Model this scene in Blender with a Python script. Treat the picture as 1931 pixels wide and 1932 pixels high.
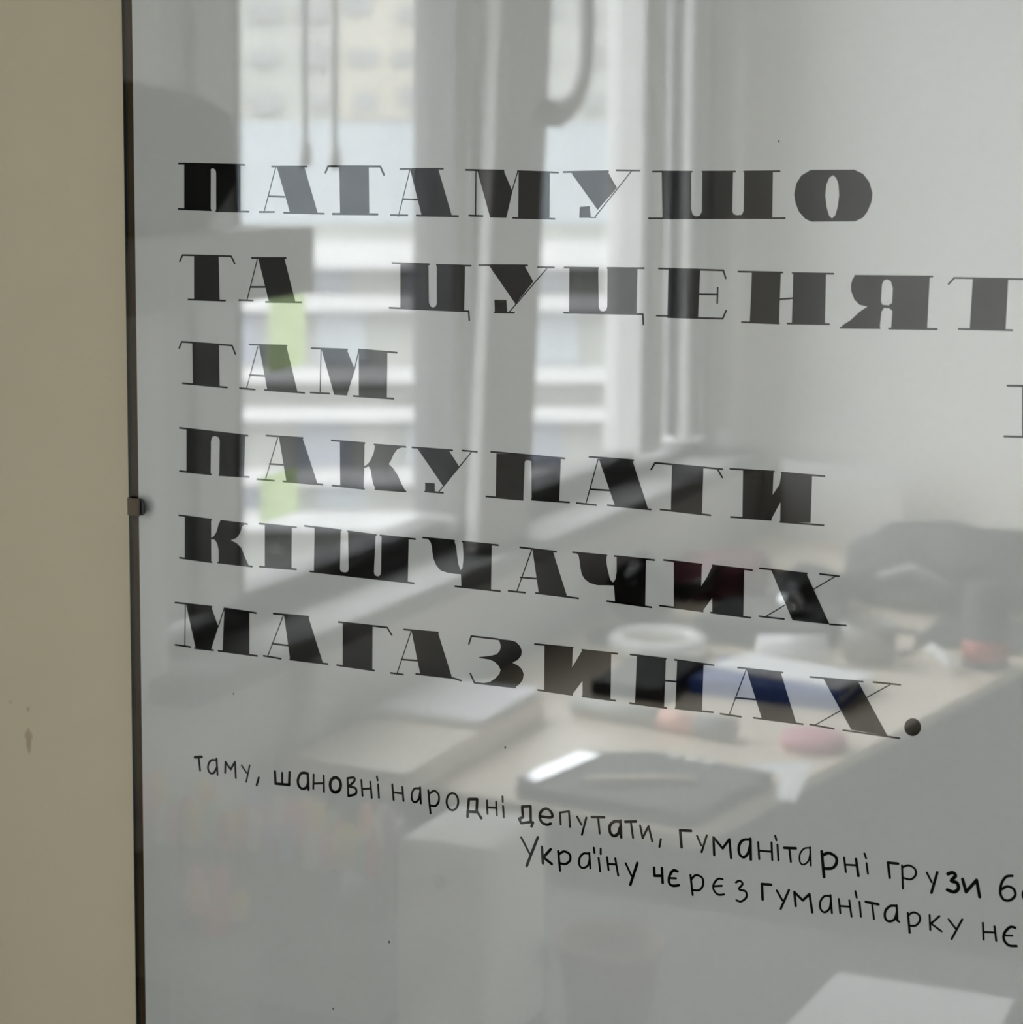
import bpy, bmesh, math, random
from mathutils import Vector, Matrix
from mathutils.geometry import tessellate_polygon
random.seed(7)
for o in list(bpy.data.objects): bpy.data.objects.remove(o)
SC = bpy.context.scene
COL = SC.collection
R = math.radians

# ------------------------------------------------------------------ camera
cam = bpy.data.cameras.new('camera'); co = bpy.data.objects.new('camera', cam); COL.objects.link(co)
cam.sensor_fit = 'HORIZONTAL'; cam.sensor_width = 36.0
cam.lens = 79.345
cam.shift_x = 0.1116; cam.shift_y = -0.12015          # the photograph is a crop of a larger frame
co.location = (0, -0.90, 1.50)
co.rotation_euler = (R(90 - 6.7524), 0, R(27.1697))
cam.dof.use_dof = True; cam.dof.focus_distance = 1.005; cam.dof.aperture_fstop = 15.0
cam.clip_start = 0.01; cam.clip_end = 500
SC.camera = co

# ------------------------------------------------------------------ sky, daylight, exposure
SKY = 15.0
wd = bpy.data.worlds.new('overcast_sky'); SC.world = wd; wd.use_nodes = True
bg = wd.node_tree.nodes['Background']; bg.inputs[0].default_value = (0.93, 0.97, 1.0, 1); bg.inputs[1].default_value = SKY
SC.view_settings.view_transform = 'Standard'; SC.view_settings.look = 'None'
SC.view_settings.exposure = 0.12; SC.view_settings.gamma = 1.0; SC.view_settings.use_curve_mapping = False
cy = SC.cycles
cy.use_denoising = True; cy.max_bounces = 10; cy.diffuse_bounces = 6; cy.transparent_max_bounces = 24
cy.sample_clamp_indirect = 6.0; cy.caustics_reflective = False; cy.caustics_refractive = False

def portal(name, loc, rot, sx, sy):
    l = bpy.data.lights.new(name, 'AREA'); l.shape = 'RECTANGLE'; l.size = sx; l.size_y = sy
    l.cycles.is_portal = True
    o = bpy.data.objects.new(name, l); COL.objects.link(o); o.location = loc; o.rotation_euler = rot
portal('daylight_portal_side', (-1.47, -2.1, 1.62), (0, R(-90), 0), 1.5, 1.9)

portal('fill_window_portal', (1.1, 0.21, 1.6), (R(-90), 0, 0), .90, 1.3)  # sky sampling for the added fill window

# ------------------------------------------------------------------ materials
def mat(name, col, rough=0.6, metal=0.0, var=0.06, scale=8.0, bump=0.0, spec=0.5, coat=0.0):
    m = bpy.data.materials.new(name); m.use_nodes = True
    nt = m.node_tree; b = nt.nodes['Principled BSDF']
    b.inputs['Roughness'].default_value = rough; b.inputs['Metallic'].default_value = metal
    b.inputs['Specular IOR Level'].default_value = spec; b.inputs['Coat Weight'].default_value = coat
    tc = nt.nodes.new('ShaderNodeTexCoord'); n = nt.nodes.new('ShaderNodeTexNoise')
    n.inputs['Scale'].default_value = scale; n.inputs['Detail'].default_value = 4
    nt.links.new(tc.outputs['Object'], n.inputs['Vector'])
    mx = nt.nodes.new('ShaderNodeMix'); mx.data_type = 'RGBA'
    mx.inputs[6].default_value = (*[c * (1 - var) for c in col], 1); mx.inputs[7].default_value = (*[min(1, c * (1 + var)) for c in col], 1)
    nt.links.new(n.outputs['Fac'], mx.inputs[0]); nt.links.new(mx.outputs[2], b.inputs['Base Color'])
    if bump:
        bp = nt.nodes.new('ShaderNodeBump'); bp.inputs['Strength'].default_value = bump; bp.inputs['Distance'].default_value = 0.001
        n2 = nt.nodes.new('ShaderNodeTexNoise'); n2.inputs['Scale'].default_value = 260; n2.inputs['Detail'].default_value = 3
        nt.links.new(tc.outputs['Object'], n2.inputs['Vector']); nt.links.new(n2.outputs['Fac'], bp.inputs['Height'])
        nt.links.new(bp.outputs['Normal'], b.inputs['Normal'])
    return m

def glass_mat(name, f0, tint=(1, 1, 1)):
    """thin clear pane: transmits, and mirrors more towards grazing"""
    m = bpy.data.materials.new(name); m.use_nodes = True; nt = m.node_tree
    nt.nodes.remove(nt.nodes['Principled BSDF']); out = nt.nodes['Material Output']
    lw = nt.nodes.new('ShaderNodeLayerWeight'); lw.inputs['Blend'].default_value = 0.5
    p = nt.nodes.new('ShaderNodeMath'); p.operation = 'POWER'; p.inputs[1].default_value = 5
    a = nt.nodes.new('ShaderNodeMath'); a.operation = 'MULTIPLY_ADD'; a.inputs[1].default_value = 1 - f0; a.inputs[2].default_value = f0
    t = nt.nodes.new('ShaderNodeBsdfTransparent'); t.inputs[0].default_value = (*tint, 1)
    g = nt.nodes.new('ShaderNodeBsdfGlossy'); g.inputs['Roughness'].default_value = 0.0
    mx = nt.nodes.new('ShaderNodeMixShader')
    L = nt.links.new
    L(lw.outputs['Facing'], p.inputs[0]); L(p.outputs[0], a.inputs[0]); L(a.outputs[0], mx.inputs[0])
    L(t.outputs[0], mx.inputs[1]); L(g.outputs[0], mx.inputs[2]); L(mx.outputs[0], out.inputs['Surface'])
    return m

def clear_mat(name, tint):
    m = bpy.data.materials.new(name); m.use_nodes = True; nt = m.node_tree
    nt.nodes.remove(nt.nodes['Principled BSDF'])
    t = nt.nodes.new('ShaderNodeBsdfTransparent'); t.inputs[0].default_value = (*tint, 1)
    nt.links.new(t.outputs[0], nt.nodes['Material Output'].inputs['Surface'])
    return m

def paper_mat():
    """white coated paper: matt white with a satin sheen"""
    m = bpy.data.materials.new('coated_white_paper'); m.use_nodes = True; nt = m.node_tree
    nt.nodes.remove(nt.nodes['Principled BSDF'])
    d = nt.nodes.new('ShaderNodeBsdfDiffuse'); g = nt.nodes.new('ShaderNodeBsdfGlossy'); mx = nt.nodes.new('ShaderNodeMixShader')
    g.inputs['Roughness'].default_value = 0.02; mx.inputs[0].default_value = 0.185
    tc = nt.nodes.new('ShaderNodeTexCoord'); n = nt.nodes.new('ShaderNodeTexNoise'); n.inputs['Scale'].default_value = 300
    c = nt.nodes.new('ShaderNodeMix'); c.data_type = 'RGBA'
    c.inputs[6].default_value = (0.79, 0.795, 0.78, 1); c.inputs[7].default_value = (0.84, 0.845, 0.83, 1)
    L = nt.links.new
    L(tc.outputs['Object'], n.inputs['Vector']); L(n.outputs['Fac'], c.inputs[0]); L(c.outputs[2], d.inputs[0])
    L(d.outputs[0], mx.inputs[1]); L(g.outputs[0], mx.inputs[2]); L(mx.outputs[0], nt.nodes['Material Output'].inputs['Surface'])
    return m

def translucent_mat(name, col, k=0.6):
    m = bpy.data.materials.new(name); m.use_nodes = True; nt = m.node_tree
    nt.nodes.remove(nt.nodes['Principled BSDF'])
    d = nt.nodes.new('ShaderNodeBsdfDiffuse'); d.inputs[0].default_value = (*col, 1)
    t = nt.nodes.new('ShaderNodeBsdfTranslucent'); t.inputs[0].default_value = (*col, 1)
    mx = nt.nodes.new('ShaderNodeMixShader'); mx.inputs[0].default_value = k
    nt.links.new(d.outputs[0], mx.inputs[1]); nt.links.new(t.outputs[0], mx.inputs[2]); nt.links.new(mx.outputs[0], nt.nodes['Material Output'].inputs['Surface'])
    return m

def stained_wall_mat():
    m = mat('beige_wall_paint', (0.70, 0.62, 0.455), 0.75, var=0.035, scale=3.5, bump=0.18, spec=0.3)
    nt = m.node_tree; b = nt.nodes['Principled BSDF']; L = nt.links.new
    base = b.inputs['Base Color'].links[0].from_socket
    geo = nt.nodes.new('ShaderNodeNewGeometry'); sep = nt.nodes.new('ShaderNodeSeparateXYZ'); L(geo.outputs['Position'], sep.inputs[0])
    def node(op, a, bb=None, c=None):
        n = nt.nodes.new('ShaderNodeMath'); n.operation = op
        for i, v in enumerate((a, bb, c)):
            if v is None: continue
            if isinstance(v, (int, float)): n.inputs[i].default_value = v
            else: L(v, n.inputs[i])
        return n.outputs[0]
    ns = nt.nodes.new('ShaderNodeTexNoise'); ns.inputs['Scale'].default_value = 300; L(geo.outputs['Position'], ns.inputs['Vector'])
    total = None
    for x, z, rx, rz, k in ((-0.6795, 1.1865, 0.0016, 0.0062, 0.6), (-0.6795, 1.189, 0.0024, 0.0028, 0.5), (-0.6795, 1.203, 0.0009, 0.0014, 0.45), (-0.6905, 1.2055, 0.0009, 0.0012, 0.3)):
        u = node('DIVIDE', node('SUBTRACT', sep.outputs['X'], x), rx); v = node('DIVIDE', node('SUBTRACT', sep.outputs['Z'], z), rz)
        r = node('ADD', node('ADD', node('MULTIPLY', u, u), node('MULTIPLY', v, v)), node('MULTIPLY_ADD', ns.outputs['Fac'], 1.4, -0.7))
        w = node('MULTIPLY', node('MINIMUM', node('MAXIMUM', node('SUBTRACT', 1.5, r), 0.0), 1.0), k)
        total = w if total is None else node('MAXIMUM', total, w)
    mx = nt.nodes.new('ShaderNodeMix'); mx.data_type = 'RGBA'; mx.inputs[7].default_value = (0.36, 0.25, 0.15, 1)
    L(total, mx.inputs[0]); L(base, mx.inputs[6]); L(mx.outputs[2], b.inputs['Base Color'])
    return m

MT = dict(
    wallp=stained_wall_mat(), white_wall=mat('white_wall_paint', (0.88, 0.87, 0.84), 0.8, var=0.03, scale=2, bump=0.1, spec=0.2),
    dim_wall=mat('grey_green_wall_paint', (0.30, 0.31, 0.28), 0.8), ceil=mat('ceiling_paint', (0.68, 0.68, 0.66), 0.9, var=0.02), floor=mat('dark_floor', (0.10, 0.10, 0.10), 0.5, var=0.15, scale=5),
    board=mat('brown_hardboard', (0.055, 0.036, 0.018), 0.8, spec=0.1, var=0.25, scale=60), board_edge=mat('dark_board_edge', (0.02, 0.016, 0.012), 0.8),
    paper=paper_mat(), ink=mat('black_ink', (0.0045, 0.004, 0.0034), 0.95, var=0.12, scale=120, spec=0.0),
    speck=mat('grey_speck', (0.12, 0.12, 0.115), 0.9),
    glass=glass_mat('picture_glass', 0.094), glass_clear=clear_mat('glass_inner_face', (1, 1, 1)), glass_edge=clear_mat('glass_edge', (0.30, 0.34, 0.28)),
    pane=glass_mat('window_glass', 0.08), steel=mat('polished_steel', (0.85, 0.86, 0.87), 0.12, 1.0, var=0.02), clipm=mat('bronzed_spring_steel', (0.13, 0.105, 0.08), 0.35, 1.0, var=0.1, scale=90), metal=mat('brushed_steel', (0.42, 0.39, 0.34), 0.33, 1.0, var=0.1, scale=90),
    frame=mat('white_window_paint', (0.60, 0.60, 0.585), 0.35, var=0.03), seal=mat('dark_window_seal', (0.05, 0.05, 0.055), 0.6),
    shaded_frame=mat('shaded_window_paint', (0.16, 0.16, 0.16), 0.8), sill=mat('grey_sill', (0.36, 0.36, 0.355), 0.9, spec=0.1, var=0.04),
    wood=mat('pale_birch', (0.72, 0.63, 0.50), 0.30, var=0.08, scale=14), wood2=mat('pale_plywood', (0.68, 0.61, 0.50), 0.35, var=0.08, scale=14),
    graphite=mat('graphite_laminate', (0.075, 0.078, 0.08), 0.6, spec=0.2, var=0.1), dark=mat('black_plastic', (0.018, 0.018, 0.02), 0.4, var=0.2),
    darkgloss=mat('black_gloss', (0.012, 0.012, 0.013), 0.08, var=0.1), grey=mat('grey_plastic', (0.30, 0.30, 0.30), 0.5),
    shelfm=mat('grey_laminate', (0.10, 0.10, 0.098), 0.8, spec=0.05), lgrey=mat('light_grey_plastic', (0.48, 0.48, 0.46), 0.5), white=mat('white_plastic', (0.78, 0.78, 0.76), 0.35, var=0.03),
    cover=mat('glossy_white_cover', (0.84, 0.85, 0.88), 0.16, var=0.02, spec=0.9), sheet=mat('white_sheet', (0.82, 0.83, 0.84), 0.7, var=0.03), cloth=mat('grey_canvas', (0.12, 0.122, 0.122), 0.9, spec=0.05, var=0.2, scale=40),
    maroon=mat('maroon_cloth', (0.13, 0.035, 0.045), 0.9, var=0.25, scale=30), blue=mat('blue_cover', (0.035, 0.085, 0.30), 0.5),
    pink=mat('pink_rubber', (0.62, 0.27, 0.32), 0.6), salmon=mat('salmon_label', (0.90, 0.52, 0.42), 0.5), rose=mat('dusty_rose', (0.26, 0.16, 0.155), 0.6),
    red=mat('red_label', (0.45, 0.10, 0.08), 0.5), purple=mat('dark_mauve_tin', (0.085, 0.07, 0.085), 0.5), cream=mat('cream_box', (0.84, 0.83, 0.77), 0.5),
    green=translucent_mat('pale_green_film', (0.80, 0.87, 0.66)), clearbox=mat('frosted_plastic', (0.36, 0.37, 0.36), 0.35),
    mug=mat('stone_glaze', (0.26, 0.245, 0.22), 0.3), plank=mat('grey_stained_plank', (0.40, 0.39, 0.37), 0.5, var=0.1),
    facade=mat('pale_render', (0.248, 0.252, 0.232), 0.9, var=0.18, scale=0.8), yellow=mat('ochre_render', (0.29, 0.275, 0.235), 0.9, var=0.15, scale=0.8),
    slab=mat('white_concrete', (0.40, 0.40, 0.395), 0.9, var=0.02), bluish=mat('blue_grey_cladding', (0.264, 0.284, 0.3), 0.7, var=0.08, scale=0.7), fglass=mat('dark_far_window', (0.17, 0.175, 0.175), 0.3, var=0.3, scale=1.0),
    navy=mat('blue_balcony_panel', (0.185, 0.20, 0.235), 0.7, var=0.2, scale=0.6), asphalt=mat('street', (0.14, 0.14, 0.14), 0.9, var=0.1),
)
PENC = dict(red=(0.62, 0.10, 0.08), yellow=(0.80, 0.62, 0.16), pink=(0.75, 0.33, 0.38), blue=(0.28, 0.45, 0.68), white=(0.82, 0.82, 0.80), green=(0.30, 0.52, 0.34), orange=(0.80, 0.36, 0.14), violet=(0.36, 0.27, 0.50))
for k, c in PENC.items(): MT['pen_' + k] = translucent_mat('translucent_%s_plastic' % k, [min(.96, .20 + v * 1.05) for v in c], .25)
MT['barrel'] = translucent_mat('frosted_pen_barrel', (0.44, 0.43, 0.40), .4)

# ------------------------------------------------------------------ mesh helpers.  Points are (x, d, z): d = distance out from the picture wall into the room
def P3(x, d, z): return Vector((x, -d, z))
class MB:
    def __init__(s): s.bm = bmesh.new(); s.mats = []
    def _m(s, m):
        if m not in s.mats: s.mats.append(m)
        return s.mats.index(m)
    def hull8(s, pts, m=None):
        v = [s.bm.verts.new(p) for p in pts]; mi = s._m(m) if m else 0; fs = []
        for f in ((0, 3, 2, 1), (4, 5, 6, 7), (0, 1, 5, 4), (1, 2, 6, 5), (2, 3, 7, 6), (3, 0, 4, 7)):
            fc = s.bm.faces.new([v[i] for i in f]); fc.material_index = mi; fs.append(fc)
        return fs
    def box(s, x0, x1, d0, d1, z0, z1, m=None, bev=0.0):
        fs = s.hull8([P3(x0, d1, z0), P3(x1, d1, z0), P3(x1, d0, z0), P3(x0, d0, z0), P3(x0, d1, z1), P3(x1, d1, z1), P3(x1, d0, z1), P3(x0, d0, z1)], m)
        if bev:
            es = list({e for f in fs for e in f.edges}); bmesh.ops.bevel(s.bm, geom=es, offset=bev, segments=3, profile=0.5, affect='EDGES')
        return s
    def obox(s, c, ax, ay, az, m=None, bev=0.0):
        c, ax, ay, az = map(Vector, (c, ax, ay, az))
        fs = s.hull8([c - ax - ay - az, c + ax - ay - az, c + ax + ay - az, c - ax + ay - az, c - ax - ay + az, c + ax - ay + az, c + ax + ay + az, c - ax + ay + az], m)
        if bev:
            es = list({e for f in fs for e in f.edges}); bmesh.ops.bevel(s.bm, geom=es, offset=bev, segments=3, profile=0.5, affect='EDGES')
        return s
    def prism(s, pts, h, m=None):
        """polygon of 3-D points extruded by vector h"""
        h = Vector(h); n = len(pts); a = [s.bm.verts.new(p) for p in pts]; b = [s.bm.verts.new(Vector(p) + h) for p in pts]; mi = s._m(m) if m else 0
        for f in [a[::-1], b] + [[a[i], a[(i + 1) % n], b[(i + 1) % n], b[i]] for i in range(n)]:
            s.bm.faces.new(f).material_index = mi
        return s
    def tube(s, pts, r, m=None, seg=12, caps=True):
        pts = [Vector(p) for p in pts]; n = len(pts); rs = r if isinstance(r, (list, tuple)) else [r] * n; rings = []; mi = s._m(m) if m else 0
        up = None
        for i, p in enumerate(pts):
            t = (pts[min(i + 1, n - 1)] - pts[max(i - 1, 0)]).normalized()
            if up is None: up = t.orthogonal().normalized()
            up = (up - t * up.dot(t)).normalized(); w = t.cross(up)
            rings.append([s.bm.verts.new(p + (up * math.cos(2 * math.pi * k / seg) + w * math.sin(2 * math.pi * k / seg)) * rs[i]) for k in range(seg)])
        for a, b in zip(rings, rings[1:]):
            for k in range(seg):
                f = s.bm.faces.new((a[k], a[(k + 1) % seg], b[(k + 1) % seg], b[k])); f.material_index = mi; f.smooth = True
        if caps:
            s.bm.faces.new(rings[0][::-1]).material_index = mi; s.bm.faces.new(rings[-1]).material_index = mi
        return s
    def lathe(s, x, d, prof, m=None, seg=28):
        """profile of (radius, z) about a vertical axis"""
        rings = []; mi = s._m(m) if m else 0
        for r, z in prof: rings.append([s.bm.verts.new(P3(x, d, z) + Vector((math.cos(2 * math.pi * k / seg), math.sin(2 * math.pi * k / seg), 0)) * max(r, 1e-4)) for k in range(seg)])
        for a, b in zip(rings, rings[1:]):
            for k in range(seg):
                f = s.bm.faces.new((a[k], a[(k + 1) % seg], b[(k + 1) % seg], b[k])); f.material_index = mi; f.smooth = True
        s.bm.faces.new(rings[0][::-1]).material_index = mi; s.bm.faces.new(rings[-1]).material_index = mi
        return s
    def torus(s, c, R0, r, m=None, seg=32, sz=1.0):
        mi = s._m(m) if m else 0; c = Vector(c); g = []
        for i in range(seg):
            a = 2 * math.pi * i / seg
            g.append([s.bm.verts.new(c + Vector(((R0 + r * math.cos(2 * math.pi * k / 10)) * math.cos(a), (R0 + r * math.cos(2 * math.pi * k / 10)) * math.sin(a), r * sz * math.sin(2 * math.pi * k / 10)))) for k in range(10)])
        for i in range(seg):
            for k in range(10):
                f = s.bm.faces.new((g[i][k], g[(i + 1) % seg][k], g[(i + 1) % seg][(k + 1) % 10], g[i][(k + 1) % 10])); f.material_index = mi; f.smooth = True
        return s
    def blob(s, c, rx, rd, rz, m=None, noise=0.12, seed=1, flat=None, box=2.0):
        """soft lumpy body (super-ellipsoid)"""
        from mathutils import noise as N
        mi = s._m(m) if m else 0
        r = bmesh.ops.create_icosphere(s.bm, subdivisions=4, radius=1.0)
        for v in r['verts']:
            p = v.co.copy(); k = (abs(p.x) ** box + abs(p.y) ** box + abs(p.z) ** box) ** (-1 / box)
            p *= k * (1 + noise * N.noise(v.co * 2.2 + Vector((seed, seed * 2, 0))))
            q = Vector(c) + Vector((p.x * rx, p.y * rd, p.z * rz))
            if flat is not None: q.z = max(q.z, flat)
            v.co = q
        for f in {f for v in r['verts'] for f in v.link_faces}: f.material_index = mi; f.smooth = True
        return s
    def build(s, name, m, parent=None, recalc=True):
        if recalc: bmesh.ops.recalc_face_normals(s.bm, faces=s.bm.faces)
        off = Vector((0, 0, 0)); q = parent
        while q is not None: off += q.location; q = q.parent
        bmesh.ops.translate(s.bm, verts=s.bm.verts, vec=-off)
        me = bpy.data.meshes.new(name); s.bm.to_mesh(me); s.bm.free()
        for mm in (s.mats or [m]): me.materials.append(mm)
        o = bpy.data.objects.new(name, me); COL.objects.link(o)
        if parent: o.parent = parent
        return o
def thing(name, loc, label, cat, group=None):
    o = bpy.data.objects.new(name, None); COL.objects.link(o); o.location = P3(*loc); o.empty_display_size = 0.05
    return tag(o, label, cat, group)
def tag(o, label, cat, group=None):
    o['label'] = label; o['category'] = cat
    if group: o['group'] = group
    return o
def struct(o, label=None, cat=None):
    o['kind'] = 'structure'
    if label: tag(o, label, cat)
    return o

# ------------------------------------------------------------------ the room
XW, XE, DF, ZC = -1.33, 2.2, 3.12, 2.75          # window wall, right wall, far wall, ceiling
w = MB(); WX = (0.60, 1.60, 0.90, 2.30)            # unseen window added in the picture wall right of the print, for fill light
w.box(XW - .3, WX[0], -.25, -.012, -.1, ZC + .1); w.box(WX[1], XE + .3, -.25, -.012, -.1, ZC + .1); w.box(WX[0], WX[1], -.25, -.012, -.1, WX[2]); w.box(WX[0], WX[1], -.25, -.012, WX[3], ZC + .1)
struct(w.build('wall_north', MT['wallp']), 'beige painted wall behind the framed lettering print', 'wall')
OW = (1.14, 3.03, 0.90, 2.40)                     # side window opening: d0 d1 z0 z1
w = MB()
XO = XW - .125
w.box(XO, XW, -.012, OW[0], 0, ZC); w.box(XO, XW, OW[1], DF, 0, ZC); w.box(XO, XW, OW[0], OW[1], 0, OW[2] - .03); w.box(XO, XW, OW[0], OW[1], OW[3], ZC)
struct(w.build('wall_west', MT['white_wall']), 'white side wall with the wide window, mirrored in the glass', 'wall')
w = MB().box(XW - .28, XE + .2, DF, DF + .28, 0, ZC)
struct(w.build('wall_south', MT['white_wall']), 'pale far wall mirrored at the right of the glass', 'wall')
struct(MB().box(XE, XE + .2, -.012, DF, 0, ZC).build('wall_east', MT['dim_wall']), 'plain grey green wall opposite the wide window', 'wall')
struct(MB().box(XW - .28, XE + .2, -.1, DF + .28, -.1, 0).build('floor', MT['floor']), 'dark grey floor of the room', 'floor')
struct(MB().box(XW - .28, XE + .2, -.1, DF + .28, ZC, ZC + .1).build('ceiling', MT['ceil']), 'plain white ceiling of the room', 'ceiling')

# side window, mirrored in the picture glass
win = struct(thing('window_1', (XW - .08, 2.1, 0.9), 'wide white framed window mirrored behind the lettering', 'window'))
z0, z1 = OW[2], OW[3]; xi, xo = -1.372, -1.428
f = MB(); f.box(xo - .02, xi, OW[0], 1.165, z0, z1, bev=.004); f.box(xo - .02, xi, 3.005, OW[1], z0, z1, bev=.004); f.box(xo - .02, xi, 1.165, 3.005, z1 - .05, z1)
MB().box(xo - .02, xi - .002, 1.165, 3.005, z0, z0 + .016, bev=.003).build('bottom_rail', MT['shaded_frame'], win)  # rail coloured dark to tone down its bright sky-lit top
f.box(xo - .02, xi - .004, 2.0, 2.078, z0 + .035, z1 - .05, bev=.004)
f.build('window_frame', MT['frame'], win)
def stile(d0, d1, dx=0.0):
    b = MB(); b.box(xo, xi + dx, d0, d1, z0 + .037, z1 - .052, MT['frame'], bev=.005); return b
for d0, d1, dx in ((1.187, 1.352, .012), (1.925, 1.996, .014), (2.652, 2.755, .012), (2.895, 3.004, .008)):
    b = stile(d0, d1, dx)
    b.box(xi + dx, xi + dx + .010, d0 + (d1 - d0) * .30, d0 + (d1 - d0) * .42, z0 + .04, z1 - .06, MT['frame'], bev=.003)
    b.box(xi + dx - .006, xi + dx + .0015, d1 - .012, d1 - .006, z0 + .04, z1 - .06, MT['seal'])
    if d0 == 1.925: b.box(xo + .004, xi + .012, d0 - .004, d0, z0 + .05, z1 - .06, MT['shaded_frame'])  # grey strip puts shade into the colour of this bright stile side
    b.build('sash_stile', MT['frame'], win)
for (d0, d1) in ((1.352, 1.925), (2.078, 2.652)):
    b = MB(); b.box(xo, xi, d0, d1, z0 + .022, z0 + .040, bev=.004); b.build('sash_rail', MT['shaded_frame'], win)  # lower rail takes the same painted shade
    b = MB(); b.box(xo, xi, d0, d1, z1 - .10, z1 - .052, bev=.004); b.build('sash_rail', MT['frame'], win)
for (d0, d1) in ((1.165, 1.187), (1.352, 1.925), (2.078, 2.652), (2.755, 2.889)):
    MB().box(-1.404, -1.400, d0, d1, z0 + .04, z1 - .055).build('glass_pane', MT['pane'], win)
MB().box(XO, -1.272, OW[0] - .04, OW[1] + .04, z0 - .028, z0, bev=.006).build('window_sill', MT['sill'], win)
MB().box(-1.404, -1.388, 2.889, 2.8945, z0 + .04, z1 - .055).build('window_seal', MT['seal'], win)
h = MB(); h.obox(P3(-1.352, 1.98, 1.62), (.006, 0, 0), (0, .014, 0), (0, 0, .04), bev=.003); h.tube([P3(-1.345, 1.98, 1.62), P3(-1.318, 1.98, 1.62), P3(-1.315, 1.98, 1.60), P3(-1.315, 1.98, 1.51)], .009); h.build('window_handle', MT['white'], win)

fill_win = struct(thing('fill_window', (1.1, -.15, .9), 'unseen window added right of the framed print for fill light', 'window'))  # added out of view to light the room side facing the print
f = MB(); f.box(.60, .65, -.19, -.13, .9, 2.3); f.box(1.55, 1.60, -.19, -.13, .9, 2.3); f.box(.65, 1.55, -.19, -.13, .9, .96); f.box(.65, 1.55, -.19, -.13, 2.24, 2.3)
f.build('window_frame', MT['frame'], fill_win)  # frame of the added fill window
MB().box(.65, 1.55, -.162, -.158, .96, 2.24).build('glass_pane', MT['pane'], fill_win)  # pane of the added fill window
MB().box(.57, 1.63, -.128, .03, .8745, .9035, bev=.005).build('window_sill', MT['frame'], fill_win)  # sill of the added fill window

# ------------------------------------------------------------------ outside
struct(MB().box(-120, 60, -80, 120, -13.2, -13.0).build('street_ground', MT['asphalt']), 'grey street far below the window', 'street')
FC = Vector((-18.265, -34.686, 0)); FR = Vector((0.88966, -0.45663, 0)); FN = Vector((0.45663, 0.88966, 0))   # facade centre, along, out
bl = thing('apartment_block', (FC.x, -FC.y, -13.0), 'pale apartment block with white floor slabs seen through the window', 'building')
def fbox(b, u0, u1, zz0, zz1, n0, n1, m=None):
    c = FC + FR * ((u0 + u1) / 2) + FN * ((n0 + n1) / 2) + Vector((0, 0, (zz0 + zz1) / 2))
    b.obox(c, FR * abs(u1 - u0) / 2, FN * abs(n1 - n0) / 2, (0, 0, (zz1 - zz0) / 2), m); return b
b = MB(); fbox(b, -16, 16, -13, 9, -8, 0, MT['facade']); fbox(b, -1.0, .75, 1.55, 9, 0, .06, MT['yellow']); b.build('wall', MT['facade'], bl)
b = MB(); fbox(b, -16, 16, 9, 9.5, -8.3, .5); b.build('roof', MT['bluish'], bl)
b = MB(); fbox(b, -16, 16, -.30, 1.50, 0, .05); b.build('cladding_band', MT['bluish'], bl)
for za, zb, n in ((-1.04, -.58, .7), (-1.80, -1.52, .5), (-3.06, -2.80, .6), (-3.74, -3.50, .6), (-4.90, -4.62, .5), (-5.68, -5.38, .7), (-7.2, -6.9, .6)):
    b = MB(); fbox(b, -16, 16, za, zb, 0, n); b.build('floor_slab', MT['slab'], bl)
for k, (za, zb) in enumerate(((-1.50, -1.06), (-2.78, -1.82), (-4.60, -3.76), (-5.36, -4.92))):
    for j in range(-8, 9):
        u = j * 1.9 + .3 * (k % 2)
        b = MB(); fbox(b, u + .15, u + 1.05, za, zb - .04, 0, .07); b.build('balcony_panel', MT['navy' if (j + k) % 2 else 'bluish'], bl)
random.seed(3)
for j in range(-12, 13):
    for k in range(4):
        u = j * .82 + random.uniform(-.12, .12); zz = 1.72 + k * .78 + random.uniform(-.08, .08)
        b = MB(); w_, h_ = random.uniform(.28, .5), random.uniform(.25, .42); fbox(b, u, u + w_, zz, zz + h_, .06, .10); b.build('window', MT['fglass'], bl)

# ------------------------------------------------------------------ the framed lettering print
PX0, PX1, PZ0, PZ1 = -0.6048, 0.238, 1.018, 1.612
pic = thing('framed_print', (-.1825, .0, PZ0), 'large frameless glazed print of heavy black lettering on white paper', 'framed print')
b = MB(); b.box(PX0 - .0046, PX1 + .0046, -.0100, -.0054, PZ0 - .0046, PZ1 + .0046, MT['board'])
for x0, x1, za, zb in ((PX0 - .0068, PX0 - .0046, PZ0 - .0068, PZ1 + .0068), (PX1 + .0046, PX1 + .0068, PZ0 - .0068, PZ1 + .0068), (PX0 - .0046, PX1 + .0046, PZ0 - .0068, PZ0 - .0046), (PX0 - .0046, PX1 + .0046, PZ1 + .0046, PZ1 + .0068)):
    b.box(x0, x1, -.0104, -.0050, za, zb, MT['board_edge'])
b.build('backing_board', MT['board'], pic)
pap = MB().box(PX0, PX1, -.0052, -.0035, PZ0, PZ1).build('paper_sheet', MT['paper'], pic)
g = MB(); fs = g.hull8([P3(PX0 - .0030, 0, PZ0 - .004), P3(PX1 + .0040, 0, PZ0 - .004), P3(PX1 + .004, -.0020, PZ0 - .004), P3(PX0 - .003, -.0020, PZ0 - .004), P3(PX0 - .003, 0, PZ1 + .004), P3(PX1 + .004, 0, PZ1 + .004), P3(PX1 + .004, -.002, PZ1 + .004), P3(PX0 - .003, -.002, PZ1 + .004)])
g.mats = [MT['glass'], MT['glass_clear'], MT['glass_edge']]
for fc in g.bm.faces:
    fc.normal_update(); c = fc.calc_center_median()
    fc.material_index = 0 if abs(c.y) < 1e-5 and abs(fc.normal.y) > .9 else (1 if abs(fc.normal.y) > .9 else 2)
g.build('glass_pane', MT['glass'], pic)

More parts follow.
